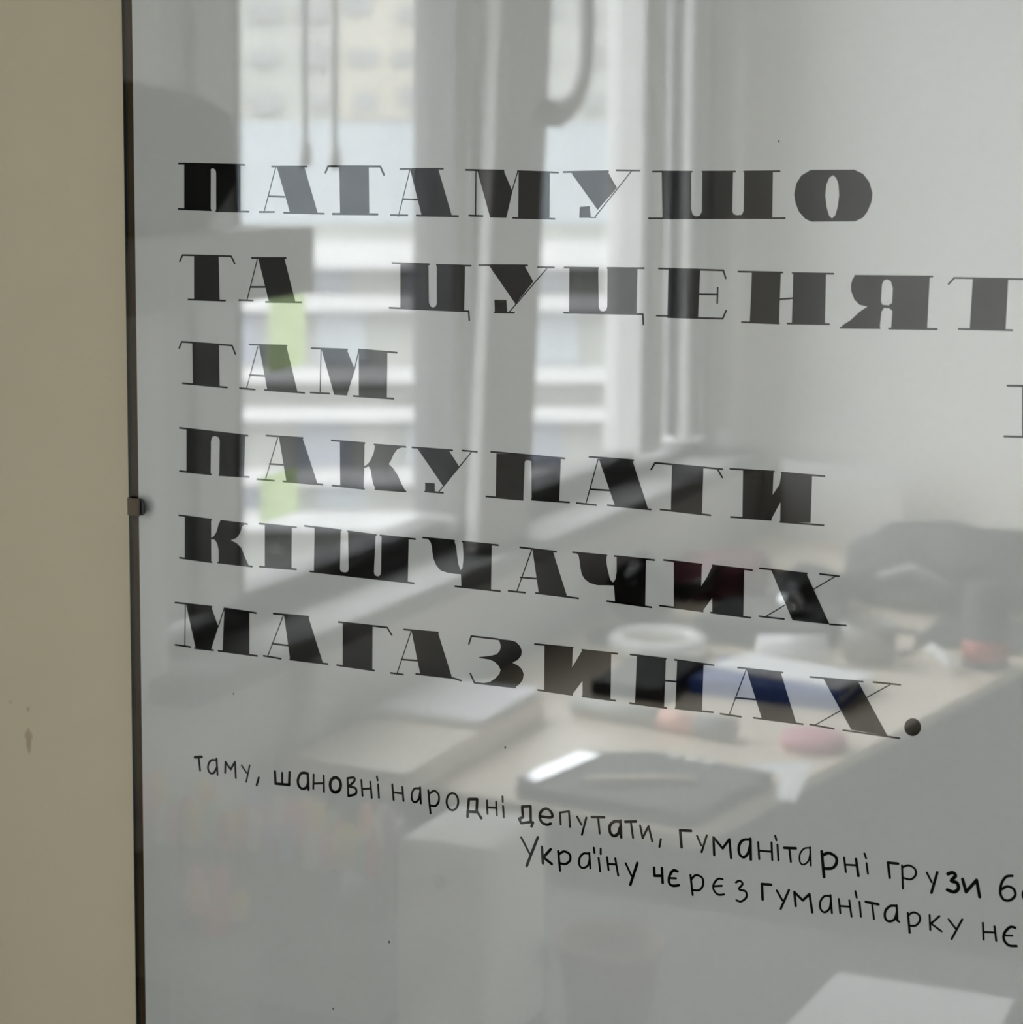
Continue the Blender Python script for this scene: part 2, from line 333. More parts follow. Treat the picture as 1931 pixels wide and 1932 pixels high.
LETTERING = [
    ('heading', '27.44,180.35 58.37,180.21 58.17,158.58 44.85,158.67 45.04,176.65 44.51,177.84 43.34,178.49 42.16,178.08 41.87,158.95 27.17,159.16;77.83,179.46 92.4,179.6 99.4,158.34 84.74,158.33;110.63,179.76 125.81,179.9 126,158.51 111,158.55;146.81,178.81 160.8,179.07 167.48,158.65 152.54,158.36;179.89,178.67 192.63,178.79 196.9,169.81 194.02,158.25 186.22,158.26;199.78,178.4 214.6,178.55 214.61,158.27 199.67,158.36;224.64,178.12 241.3,179.27 245.81,171.99 237.04,162.47;228.72,163.61 233.37,164.07 233.99,159.02 228.6,158.92;266.05,178.92 279.2,179.05 279.45,163.59 280.11,161.24 281.53,160.53 283.23,160.86 284.13,162.57 284.09,179.1 297.55,179.23 297.47,162.81 298.26,161.72 299.79,161.39 301.7,161.64 302.43,163.26 302.36,179.28 314.76,179.41 314.84,160.43 266.65,159.65;330.77,180.43 348.96,180.74 352.62,179.08 355.24,175.92 356.72,171.33 356.38,167.77 354.81,163.84 352.92,161.31 349.83,159.82 331.46,159.31 328.84,160.49 326.17,163.32 324.61,166.9 324.01,170.5 324.81,174.83 326.82,178.09/340.25,178.38 341.6,177.18 342.54,174.69 342.93,170.42 342.45,165.76 341.51,162.17 340.15,160.78 338.86,162.12 337.83,165.33 337.13,170.33 337.55,174.63 338.66,177.36',
     '0.85:24.43,180.59 60.69,180.23;0.85:23.98,159.17 41.94,158.89;0.84:44.84,158.54 62.65,158.59;0.54:77.3,179.26 70.8,158.34;0.83:73.23,165.89 81.76,165.76;0.83:75.24,179.57 93.53,179.74;0.84:68.35,158.56 76.38,158.71;0.83:81.55,158.47 102.61,158.4;0.97:103.44,177.04 104.86,179.97 131.7,180.08 133.5,176.39;0.97:107.22,158.36 130.22,158.59;0.52:146.59,178.62 140.86,157.95;0.81:143.02,165.66 150.18,165.51;0.81:141.79,179.02 163.06,179.35;0.81:137.04,158.39 145.39,158.42;0.81:149.97,158.44 170.57,158.58;0.51:179.21,178.66 179.13,158.9;0.51:196.48,169.42 199.44,178.55;0.80:174.33,178.92 192.63,178.79;0.80:175.96,158.91 182.55,158.88;0.79:199.36,178.63 218.48,178.21;0.79:197.23,158.32 217.01,158.24;0.50:252.53,179.38 235.86,159.44;0.78:220.95,178.46 241.7,179.05;0.77:245.48,179.46 255.95,179.41;0.50:233.42,159.16 236.27,159.22;0.76:262.02,179.1 279.43,179.2;0.76:284.09,179.25 298.47,179.46;0.75:302.35,179.5 317.6,179.8;0.77:260.48,159.31 320.25,160.54'),
    ('heading', '32.37,137.18 46.02,137.55 46.35,116.75 32.11,116.44;67.55,137 81.56,137.52 87.36,117.3 73.16,116.91',
     '0.85:24.37,134.46 26,137.41 52.83,137.6 54.75,134.31;0.85:28.92,116.46 49.33,116.59;0.54:67.01,136.32 61.27,117.28;0.84:63.27,123.56 70.98,123.82;0.84:64.08,137.1 82.33,137.6;0.84:56.92,117.13 64.52,117.2;0.84:71.47,116.85 90.54,117.35'),
    ('heading', '141.83,136.33 155.95,136.73 156.2,119.47 157.06,117.9 158.27,117.49 159.55,117.99 160.12,119.29 160.08,136.53 174.11,136.75 173.7,116.41 141.83,116.36;185.96,136.84 202.89,137.45 207.16,130.71 198.69,120.51;188.47,122.03 194.28,122.12 194.72,116.78 188.71,116.54;224.12,137.02 237.62,137.41 238.01,120.6 238.82,119.08 240.14,118.83 241.46,119.37 241.97,121.05 241.9,137.54 255.64,137.94 255.57,118.5 224.17,117.59;269.63,138.04 283.83,138.28 283.22,117.92 269.48,117.69;306.5,137.77 318.99,138.02 318.63,116.94 305.97,116.73;324.3,137.89 338.2,138.2 338.19,117.56 324.13,117.16;350.36,137.87 380.91,138.46 380.44,117.32 365.77,116.71 366.09,123.87 364.84,124.9 362.67,125.03 361.63,123.34 361.07,116.65 344.8,115.98 345.72,117.32 348.98,119.47 352.55,123 355.77,125.27 352.48,125.87 350.24,127.95 348.83,131.49 348.77,134.01 349.31,136.18/363.45,136.63 365.13,135.97 366.06,133.15 365.86,127.08 364.45,126.1 361.92,126.22 361.3,127.63 361.56,134.43 362.24,136.02;398.13,138.08 412.09,138.31 411.68,118.27 397.54,118.03',
     '0.81:137.78,136.86 156.31,136.75;0.80:160.08,136.6 176.91,136.7;0.81:136.32,116.54 174.4,116.44 175.95,116.5 176.25,112.57;0.51:213.89,137.03 195.48,116.62;0.80:180.96,137.07 204.18,137.62;0.79:209.29,137.02 216.93,137.12;0.80:188.71,116.54 198.03,116.71;0.78:221.84,137.26 237.62,137.48;0.77:241.9,137.66 258.56,138.03;0.78:221.82,117.63 258.3,118.42 258.62,114.02;0.77:265.32,138.1 294.04,138.17 295.16,134.91;0.77:264.58,117.98 270.57,118.03;0.77:269.61,117.57 294.08,117.87 295.59,121.3;0.76:283.63,127.79 291.7,127.95;0.76:291.65,130.89 291.58,124.28;0.75:318.85,126.88 324.22,127.54;0.75:300.6,137.89 319.72,138.05;0.74:324,138 341.32,138.23;0.75:302.55,116.77 318.63,116.82;0.75:322.3,116.97 339.88,117.39;0.74:350.37,137.65 381.98,138.35;0.74:344.8,116.12 361.07,116.65;0.73:364.91,116.6 384.34,117.2;0.72:388.55,135.52 390.79,138.06 421.85,138.48 424,135.09;0.72:393.14,117.63 414.31,118.03'),
    ('heading', '418.89,95.78 429.7,96.16 430.18,75.94 419.54,75.53',
     '0.84:413.17,95.83 431.97,96.52;0.85:412.56,75.48 432.66,76.06'),
    ('heading', '30.89,95.92 45.82,95.92 45.9,76.08 30.93,76.12;67.64,96.24 82.4,96.74 88.28,75.3 72.04,75.24;101.05,95.96 114.29,96.57 118.47,87.48 114.23,75.35 107.61,75.31;120.49,96.85 135.21,96.33 134.93,75.45 120.44,75.2',
     '0.86:23.46,93.07 24.98,96.16 52.88,95.66 54.67,91.76;0.86:25.21,76.32 49.97,75.63;0.54:66.97,95.63 60.58,75.45;0.84:62.36,82.18 70.67,82.19;0.84:62.4,96.5 82.59,96.91;0.85:57.02,75.67 65.18,75.45;0.84:70.61,75.58 91.83,75.34;0.54:100.77,96.11 100.21,75.71;0.53:120.49,96.45 118.19,87.22;0.83:95.67,96.28 114.56,96.58;0.83:95.1,75.68 105.03,75.73;0.82:120.49,96.85 140.05,96.32;0.83:117.7,75.3 138.26,75.23'),
    ('heading', '27.07,54.46 59.73,53.52 58.92,34 45.17,33.65 45.62,50.26 44.9,51.63 42.9,52.06 41.33,51.4 40.76,49.31 40.39,33.46 26.8,33.76;78.1,53.75 90.74,54.18 98.69,33.23 81.95,33.17;110.52,53.84 123.4,53.76 122.93,32.57 110.62,32.96;122.96,43.05 125.09,44.34 126.55,46.35 128.09,49.5 128.94,53.59 143.72,53.57 140.36,52.22 138.42,49.82 136.99,46.69 135.89,45.09 138.09,43.35 140.36,40.48 142.05,37.18 144.57,33.05 129.09,32.95 127.81,35.38 127.05,38.76 126.54,41.77 125.52,43.23 123.12,42.3;150.42,53.26 166.16,53.56 171.52,46.45 163.57,36.88;154.44,37.87 159.34,37.85 159.35,33.93 154.45,33.94;189.86,53.63 220.92,53.62 220.35,34.27 207.08,34.04 206.86,51.07 206.09,51.46 204.38,51.52 203.62,50.85 203.07,33.73 189.59,33.67;238.8,54.58 254.39,54.96 261.94,34.2 246.69,34.13;272.46,54.15 286.69,54.04 286.32,33.99 272.31,34.16;304.21,54.43 317.59,54.53 317.36,44.62 320.27,49.28 321.02,54.36 334.19,54.22 333.96,34.04 320.85,33.55 320.85,41.78 316.88,34.07 315.43,33.62 304.34,33.56',
     '0.86:23.26,54.7 61.08,53.37;0.86:23.07,33.82 40.58,33.48;0.86:45.16,33.49 61.63,33.73;0.54:77.38,53.24 70.62,33.13;0.85:72.83,40.71 80.23,40.83;0.84:71.24,54.09 90.91,54.19;0.85:66.13,33.03 75.27,33;0.84:80.17,33.04 101.32,33.04;0.83:106.19,54.02 123.4,53.91;0.82:128.52,53.56 144.56,53.55;0.83:106.37,33.03 123.11,32.66;0.83:128.92,32.94 144.57,33.05;0.52:177.86,53.74 161.42,34.24;0.82:147.91,53.55 168.05,53.54;0.81:173.13,53.8 180.3,53.68;0.82:154.45,33.79 163.49,33.87;0.80:187.25,54.17 222.71,53.57;0.81:184.93,33.85 202.78,33.71;0.80:207.08,34.13 225.05,34.28;0.51:238.52,54.39 232.99,34.37;0.79:235.06,40.82 244.03,40.97;0.79:234.35,55.06 254.84,54.99;0.79:228.61,34.29 237.83,34.05;0.78:243.19,34.46 263.12,34.12;0.78:263.05,51.52 264.81,54.56 295.05,53.95;0.76:292.86,53.96 295.12,50.4;0.78:267.54,34.47 290.13,33.78;0.76:298.55,54.36 317.76,54.55;0.75:321.02,54.36 339.5,54.1;0.76:299.18,33.74 316.89,33.91;0.76:320.85,33.39 339.55,33.49'),
    ('heading', '25.56,12.08 40.42,11.62 40.27,-8.87 25.29,-8.34;40.16,2.68 41.93,3.87 43.39,6.06 44.63,9.96 45.84,11.64 47.04,11.53 59.28,11.16 57.69,9.66 56.48,6.47 54.48,3.9 51.31,2.59 54.46,1.49 57.2,-0.68 58.74,-4.33 61.07,-8.59 62.87,-8.97 44.43,-8.92 44.49,-2.82 43.73,0.22 42.39,2.04 40.32,2.21;70.08,11.57 84.72,11.55 84.44,-8.17 69.92,-8.47;96.96,12.56 110.81,12.37 110.37,-6.14 111.12,-7.08 113,-7.31 114.51,-6.77 114.89,-5.39 114.71,12.02 129.09,11.69 128.18,-5.85 128.69,-7.14 130.18,-7.6 131.51,-6.87 131.81,-5.51 132.19,11.62 146.13,11.48 145.64,-9.01 96.48,-8.56;155.46,12.23 169.14,12.41 170.09,9.89 170.61,5.88 171.26,1.89 172.34,-0.79 173.28,0.34 173.71,3.85 173.7,7.31 173.36,12.36 187.75,12.11 187.55,-8.43 172.81,-8.4 172.54,-2.63 169.5,-2.73 165.7,-2.56 162.2,-1.72 159.96,0.58 158.68,3.37 158.16,5.95 157.9,8.83 157.06,11.08;207.65,11.72 217.5,11.73 224.5,-7.84 210.86,-7.63;228.51,12.02 242.91,12.17 242.82,9.76 243.46,6.17 244.69,1.8 246.06,0.53 247.17,2.04 247.71,5.44 247.63,12.03 261.27,11.8 261.14,-8.63 247.18,-8.33 246.83,-4.16 246.49,-0.83 242.95,-1.05 238.8,-1.45 235.22,-0.77 232.82,0.69 231.3,2.81 230.68,5.57 230.22,8.91 229.72,11.12;273.93,12.31 286.65,12.1 286.55,2.67 289.22,7.18 291.46,12.14 305.57,11.53 305.54,-8.48 291.66,-8.28 291.55,-1.87 287.31,-8.21 274.24,-8.11;317.34,12.61 332.68,12.45 343.13,-8.2 327.05,-8.03',
     '0.87:22.32,12.31 40.42,11.62;0.86:45.84,11.5 60.46,11.12;0.87:22.45,-8.45 40.43,-9;0.86:44.03,-8.81 62.87,-9.04;0.85:67.12,11.87 87.1,11.75;0.85:67.11,-8.73 86.98,-8.21;0.84:91.7,12.8 110.96,12.38;0.83:114.56,12.14 129.24,11.64;0.83:131.53,11.7 149.41,11.49;0.84:94.42,-8.48 148.7,-8.99;0.82:153.35,12.51 169.13,12.46;0.81:173.24,12.35 190.85,12.26;0.81:169.65,-8.41 191.97,-8.59;0.52:207.23,11.4 200.13,-8.09;0.80:201.93,-1.34 209.77,-1.18;0.80:201.65,12.22 219.01,11.75;0.80:196.12,-8.02 204.13,-8.05;0.80:209.45,-7.65 229.8,-8.06;0.79:227.01,12.23 242.91,12.17;0.78:246.63,12.28 265.15,12.15;0.79:243.33,-8.04 264.05,-8.73;0.78:269.46,12.57 286.65,12.1;0.77:291.46,12.24 309.02,11.75;0.78:267.86,-7.63 287.41,-8.2;0.77:291.04,-8.34 308.75,-8.8;0.48:345.25,12.53 335.8,6.02;0.49:323.52,-1.97 315.57,-7.47;0.76:312.39,12.85 332.83,12.46;0.75:338.46,12.83 346.57,12.61;0.76:312.54,-7.77 323.39,-7.91;0.75:343.13,-8.11 350.04,-7.88'),
    ('heading', '25.67,-30.77 40.02,-30.7 43.88,-40.07 39.6,-51.96 30.9,-51.99;47.34,-30.87 61.26,-31.2 61.07,-51.95 46.08,-51.86;80.21,-30.55 93.34,-30.03 101.23,-51.74 83.41,-51.72;111.7,-31.23 127.45,-31.06 127.26,-51.97 111.63,-51.68;147.56,-31.35 161.12,-30.79 168.33,-51.06 152.07,-50.9;190.81,-30.45 197.23,-30.4 199.92,-30.87 201.94,-32.53 202.83,-34.62 202.51,-36.85 200.98,-38.9 198.3,-40.57 201.34,-41.68 203.02,-43.06 203.84,-45.16 203.39,-47.72 202.06,-49.76 199.72,-51.73 187.19,-51.92 184.12,-51.52 187.19,-50.66 189.9,-48.64 191.79,-46.53 192.45,-44.56 191.56,-42.77 189.52,-41.11 186.79,-40.34 181.81,-40.19 181.81,-39.75 187.12,-38.66 190.51,-37.53 191.99,-35.8 192.52,-33.85 191.97,-31.71;213.81,-31.13 227.45,-30.59 227.21,-39.41 229.14,-36.1 232.03,-31.02 245.64,-30.9 245.57,-52.01 232.25,-52.04 232.18,-45.04 227.33,-51.81 213.78,-51.35;257.62,-30.38 270.99,-30.74 270.49,-52.52 257.02,-52.3;276.14,-30.9 288.17,-31.08 287.83,-51.76 275.65,-52.14;307.3,-31.27 322.44,-30.87 329.63,-51.89 314.54,-51.82;340.76,-31.23 355.74,-31.06 368.7,-52.6 353.38,-51.95;382.53,-47.18 382.44,-48.16 382.11,-49.11 381.58,-49.96 380.88,-50.65 380.04,-51.13 379.14,-51.38 378.23,-51.36 377.38,-51.09 376.64,-50.59 376.06,-49.88 375.69,-49.01 375.54,-48.05 375.63,-47.06 375.96,-46.11 376.5,-45.26 377.2,-44.57 378.04,-44.09 378.94,-43.85 379.85,-43.87 380.7,-44.14 381.44,-44.65 382.01,-45.36 382.38,-46.22',
     '0.56:25.32,-30.65 24.78,-51.67;0.56:47.16,-31.12 43.88,-40.07;0.87:19.62,-30.68 40.28,-30.68;0.87:19.33,-51.57 28.02,-51.7;0.86:47.34,-30.72 64.9,-31.28;0.86:43.75,-51.88 65.32,-52.01;0.87:30.47,-52.04 40.9,-51.89;0.55:79.96,-30.8 71.25,-51.36;0.85:73.65,-45.15 82.45,-45.17;0.85:74.52,-30.61 93.51,-30.16;0.86:68.96,-51.53 78.39,-51.91;0.85:83.41,-51.72 103.7,-51.69;0.84:109.5,-31.09 135.04,-31 137.43,-34.35;0.84:108.61,-51.65 128.3,-52;0.53:147.41,-31.51 140.05,-52.27;0.83:142.43,-45.21 150.49,-44.9;0.83:143.77,-31.03 161.12,-30.65;0.83:136.87,-52.19 143.23,-52.2;0.83:149.95,-51.14 169.1,-50.97 172.74,-51.7;0.81:176.65,-34.3 177.87,-30.56 191.15,-30.54;0.82:177.46,-47.97 179.54,-51.92 199.72,-51.73;0.80:209.15,-30.82 227.45,-30.59;0.79:231.83,-31.04 248.54,-30.95;0.80:210.78,-51.57 227.33,-51.88;0.80:232.25,-51.98 247.83,-52.05;0.78:270.63,-40.44 275.97,-40.31;0.79:254.63,-30.65 270.99,-30.68;0.78:275.07,-30.72 292.75,-31.17;0.79:254.59,-52.35 271.57,-52.51;0.78:275.72,-52.19 292.79,-51.82;0.50:307.2,-31.54 300.15,-51.83;0.77:302.76,-44.28 311.98,-43.97;0.77:303.59,-31 323.23,-30.89;0.77:296.14,-52.06 305.28,-52.27;0.77:310.91,-52 332.52,-52.11;0.48:369.29,-30.77 359.47,-37.45;0.49:348.46,-44.44 338,-51.69;0.76:335.2,-31.45 357.73,-30.93;0.75:362.2,-30.57 373.41,-30.4;0.76:335.65,-51.83 345.91,-52.47;0.75:349.94,-52.54 373.76,-52.98'),
    ('caption', '',
     '1.39:29.82,-106.13 33.78,-105.36;1.08:32,-106.02 32.71,-112.39;1.07:41.92,-106 41.4,-106.02 40.65,-106.04 39.85,-106.13 39.17,-106.37 38.64,-106.81 38.16,-107.41 37.77,-108.08 37.48,-108.74 37.3,-109.39 37.23,-110.09 37.25,-110.75 37.35,-111.33 37.55,-111.84 37.85,-112.3 38.21,-112.66 38.61,-112.88 39.06,-112.97 39.58,-112.93 40.1,-112.76 40.57,-112.45 41.02,-111.89 41.45,-111.12 41.81,-110.36 42.07,-109.84;1.07:42.12,-105.12 42.62,-113.2;1.07:46.94,-111.59 47.19,-106.16 50.08,-109.46 52.54,-105.46 52.95,-113.35;0.86:56.21,-106.68 59.08,-110.13;0.86:60.75,-106.07 58.75,-114.44;1.06:65.8,-111.35 64.52,-115.35'),
    ('caption', '',
     '1.36:74.72,-107.18 75.06,-113.06 82.47,-112.72 82.79,-106.52;1.06:78.72,-107.32 78.68,-112.82;1.35:92.68,-105.78 92.04,-105.76 91.11,-105.72 90.12,-105.78 89.3,-106.06 88.67,-106.67 88.12,-107.5 87.69,-108.42 87.4,-109.27 87.28,-110.05 87.3,-110.83 87.44,-111.56 87.67,-112.18 88.01,-112.7 88.47,-113.14 89,-113.46 89.54,-113.61 90.13,-113.57 90.77,-113.38 91.38,-113.05 91.9,-112.61 92.29,-111.96 92.61,-111.12 92.86,-110.32 93.04,-109.76;1.35:92.68,-105.78 93.02,-113.55;1.05:95.87,-105.85 95.65,-112.77;1.05:95.85,-110.22 101.26,-109.31;1.05:101.28,-105.71 101.43,-113.48;1.54:110.45,-108.89 110.22,-110.29 109.6,-111.54 108.66,-112.45 107.56,-112.88 106.46,-112.76 105.53,-112.11 104.91,-111.02 104.7,-109.68 104.93,-108.27 105.55,-107.02 106.49,-106.11 107.59,-105.69 108.69,-105.81 109.61,-106.47 110.23,-107.55 110.45,-108.89;1.14:114.05,-105.23 114.74,-105.03 115.75,-104.72 116.76,-104.47 117.46,-104.44 117.78,-104.69 117.89,-105.13 117.81,-105.67 117.54,-106.25 116.97,-106.93 116.12,-107.73 115.27,-108.46 114.69,-108.97;1.14:114.69,-108.97 115.43,-109.01 116.53,-109.05 117.62,-109.18 118.36,-109.47 118.71,-110.01 118.83,-110.73 118.71,-111.49 118.35,-112.13 117.57,-112.63 116.42,-113.07 115.28,-113.42 114.49,-113.67;1.04:114.05,-105.23 114.49,-113.67;1.04:121.39,-105.06 122.02,-112.45;1.04:121.75,-109.33 126.32,-108.37;1.04:126.14,-105.25 126.86,-112.77;1.04:129.6,-102.3 129.96,-104.06;1.04:130.23,-105.93 130.68,-112.24'),
    ('caption', '',
     '1.03:137.65,-104.91 138.37,-112.24;1.03:137.92,-108.59 143.14,-108.52;1.03:142.87,-105.43 143.5,-111.93;1.03:151.37,-104.92 150.95,-104.95 150.34,-104.99 149.69,-105.11 149.14,-105.39 148.71,-105.89 148.32,-106.57 148.01,-107.31 147.8,-108.04 147.71,-108.78 147.71,-109.58 147.8,-110.31 147.98,-110.89 148.28,-111.3 148.69,-111.6 149.15,-111.75 149.59,-111.73 150.05,-111.52 150.54,-111.13 151,-110.61 151.38,-110 151.65,-109.19 151.84,-108.2 151.98,-107.27 152.09,-106.62;1.03:152.08,-104.33 152.45,-111.9;1.02:156.26,-105.06 157.44,-115.87;1.02:156.71,-106.8 157.2,-106.39 157.9,-105.78 158.67,-105.22 159.36,-104.96 160,-105.07 160.64,-105.43 161.19,-105.94 161.58,-106.53 161.78,-107.25 161.83,-108.12 161.76,-109.01 161.59,-109.8 161.29,-110.49 160.87,-111.15 160.37,-111.7 159.82,-112.09 159.16,-112.24 158.38,-112.22 157.66,-112.12 157.16,-112.06;1.02:171.61,-108.39 171.39,-109.97 170.75,-111.39 169.79,-112.4 168.64,-112.88 167.5,-112.73 166.53,-111.98 165.87,-110.75 165.64,-109.23 165.87,-107.64 166.51,-106.22 167.48,-105.21 168.62,-104.74 169.76,-104.89 170.73,-105.64 171.38,-106.86 171.61,-108.39;1.31:176.27,-114.8 176.93,-106.42 181.11,-105.84 180.87,-111.38 183.23,-114.44;1.31:176.26,-112.36 180.88,-111.94;1.01:186.05,-105.79 186.34,-111.97;1.01:186.32,-108.98 190.63,-108.53;1.01:190.62,-105.71 191,-111.87;1.01:193.78,-102.85 193.88,-105.25;1.01:194.07,-107.24 194.44,-112.42'),
    ('caption', '',
     '1.29:203.91,-111.07 203.51,-106.17 207.58,-105.39 207.78,-112.57;1.29:202.09,-112.02 203.77,-111.09;1.29:202.09,-112.02 203.06,-113.94 207.79,-112.71 208.88,-112.75 208.16,-114.71;1.28:212.26,-109.39 213.41,-109.37 215.09,-109.37 216.76,-109.29 217.89,-109.05 218.31,-108.58 218.31,-107.93 218.06,-107.25 217.73,-106.69 217.29,-106.24 216.67,-105.83 215.98,-105.55 215.34,-105.46 214.71,-105.6 214.05,-105.93 213.45,-106.38 212.96,-106.89 212.6,-107.47 212.32,-108.14 212.15,-108.86 212.12,-109.54 212.22,-110.24 212.46,-110.96 212.8,-111.62 213.22,-112.12 213.77,-112.46 214.45,-112.67 215.14,-112.77 215.76,-112.78 216.3,-112.66 216.82,-112.42 217.25,-112.15 217.56,-111.97;0.99:222.37,-111.68 221.97,-106.29 226.32,-105.12 226.89,-112.18;0.99:230.2,-106.94 232.37,-110.37;0.99:234.67,-106.77 232.63,-114.95;1.27:237.29,-106.13 243.14,-105.42;0.99:240.33,-106.16 241.11,-113.02;1.40:250.66,-106.36 250.18,-106.35 249.49,-106.34 248.74,-106.4 248.07,-106.6 247.46,-106.97 246.87,-107.48 246.35,-108.08 245.99,-108.72 245.81,-109.45 245.77,-110.28 245.85,-111.09 246.03,-111.75 246.34,-112.29 246.78,-112.74 247.29,-113.05 247.8,-113.18 248.33,-113.08 248.9,-112.78 249.45,-112.36 249.89,-111.86 250.2,-111.19 250.42,-110.37 250.58,-109.59 250.69,-109.04;1.26:250.86,-105.79 251.3,-113.34;1.26:253.17,-105.99 258.17,-105.13;0.98:255.74,-105.62 256.88,-112.71;0.98:260.13,-106.66 261.38,-112.18 264.07,-106.42 265.89,-112.98;0.97:269.86,-111.39 269.23,-115.02'),
    ('caption', '',
     '1.25:279.48,-113.62 278.68,-106.15 283.71,-105.68;0.97:286.45,-107.46 288.41,-111.48;0.96:290.89,-106.61 288.66,-114.42;1.12:294.4,-114.88 293.92,-107.02 298.16,-111.33 301.09,-106.81 302.04,-115.03;1.23:310.04,-105.61 309.47,-105.7 308.65,-105.81 307.79,-106.02 307.07,-106.38 306.53,-106.94 306.06,-107.66 305.7,-108.45 305.46,-109.25 305.36,-110.08 305.38,-110.97 305.5,-111.81 305.72,-112.5 306.06,-113.05 306.53,-113.51 307.04,-113.8 307.54,-113.86 308.05,-113.65 308.58,-113.21 309.08,-112.61 309.5,-111.92 309.82,-111.03 310.08,-109.93 310.28,-108.89 310.42,-108.18;1.23:310.49,-105.21 310.87,-114.34;0.95:314.01,-106.2 314.62,-113.57;0.95:314.41,-109.87 320,-109.48;0.95:319.92,-105.44 320.4,-113.08;0.95:321.49,-102.28 322.05,-104.15;0.95:322.55,-106.03 323.14,-112.79;1.22:325.55,-106.94 330.59,-106.37;0.95:327.84,-107.21 328.57,-112.65;0.76:336.69,-105.27 336.24,-105.34 335.59,-105.43 334.88,-105.61 334.26,-105.94 333.73,-106.46 333.21,-107.13 332.78,-107.89 332.48,-108.67 332.33,-109.52 332.31,-110.46 332.39,-111.35 332.55,-112.04 332.82,-112.52 333.2,-112.86 333.65,-113.04 334.11,-113.03 334.63,-112.79 335.21,-112.36 335.77,-111.79 336.21,-111.17 336.49,-110.39 336.67,-109.47 336.79,-108.6 336.87,-108;0.85:336.81,-104.94 337.35,-112.96;1.34:341.89,-106.01 343.17,-116.96;1.34:342.23,-107.8 342.71,-107.46 343.39,-106.96 344.16,-106.5 344.93,-106.29 345.73,-106.37 346.6,-106.65 347.4,-107.05 347.98,-107.53 348.31,-108.11 348.47,-108.8 348.47,-109.53 348.35,-110.22 348.1,-110.88 347.71,-111.55 347.2,-112.16 346.59,-112.63 345.75,-112.93 344.73,-113.11 343.76,-113.22 343.08,-113.3;0.94:351.6,-107.28 352.53,-113.42;0.94:352.09,-110.25 357.06,-109.79;1.20:356.7,-107.11 357.89,-114.22;0.93:360.22,-104.15 360.98,-106.15;0.93:361.21,-108.24 361.92,-112.68'),
    ('caption', '',
     '1.19:371.14,-112.93 370.26,-106.55 374.51,-106.38;0.93:376.17,-106.84 376.84,-116.68;0.93:376.31,-107.72 376.78,-107.43 377.45,-107 378.2,-106.61 378.92,-106.42 379.63,-106.49 380.39,-106.72 381.08,-107.07 381.58,-107.51 381.89,-108.07 382.06,-108.77 382.08,-109.49 381.95,-110.16 381.64,-110.77 381.16,-111.39 380.57,-111.91 379.95,-112.27 379.22,-112.39 378.36,-112.34 377.56,-112.21 377.01,-112.13;0.92:386.57,-108.35 388.71,-112.09;1.18:390.9,-107.56 388.72,-116.59;1.53:395.25,-107.6 395.62,-107.38 396.17,-107.07 396.75,-106.79 397.24,-106.69 397.66,-106.81 398.06,-107.08 398.35,-107.45 398.42,-107.88 398.12,-108.42 397.52,-109.09 396.97,-109.74 396.76,-110.22 397.1,-110.44 397.78,-110.49 398.53,-110.54 399.08,-110.75 399.42,-111.21 399.65,-111.82 399.77,-112.46 399.73,-113.04 399.5,-113.56 399.1,-114.09 398.6,-114.52 398.05,-114.8 397.37,-114.83 396.55,-114.68 395.79,-114.48 395.27,-114.34;1.39:401.33,-108.79 402.91,-114.02 407.04,-108.31 408.5,-115.2'),
    ('caption', '',
     '1.16:421.36,-104.28 420.89,-104.37 420.22,-104.49 419.48,-104.71 418.85,-105.09 418.34,-105.68 417.86,-106.43 417.46,-107.29 417.14,-108.19 416.92,-109.2 416.78,-110.33 416.74,-111.43 416.82,-112.38 417.04,-113.17 417.39,-113.87 417.82,-114.43 418.31,-114.8 418.89,-114.98 419.55,-114.98 420.23,-114.83 420.84,-114.57 421.42,-114.16 421.99,-113.59 422.46,-112.95 422.74,-112.32 422.81,-111.66 422.7,-110.95 422.45,-110.29 422.1,-109.77 421.59,-109.39 420.92,-109.12 420.2,-108.98 419.54,-108.99 418.91,-109.25 418.28,-109.71 417.72,-110.2 417.33,-110.53;0.90:430.15,-110.83 430.01,-111.93 429.56,-112.92 428.86,-113.65 428.01,-114 427.16,-113.92 426.41,-113.43 425.9,-112.6 425.7,-111.55 425.83,-110.44 426.28,-109.46 426.99,-108.73 427.83,-108.38 428.69,-108.46 429.43,-108.95 429.94,-109.79 430.15,-110.83'),
    ('caption', '',
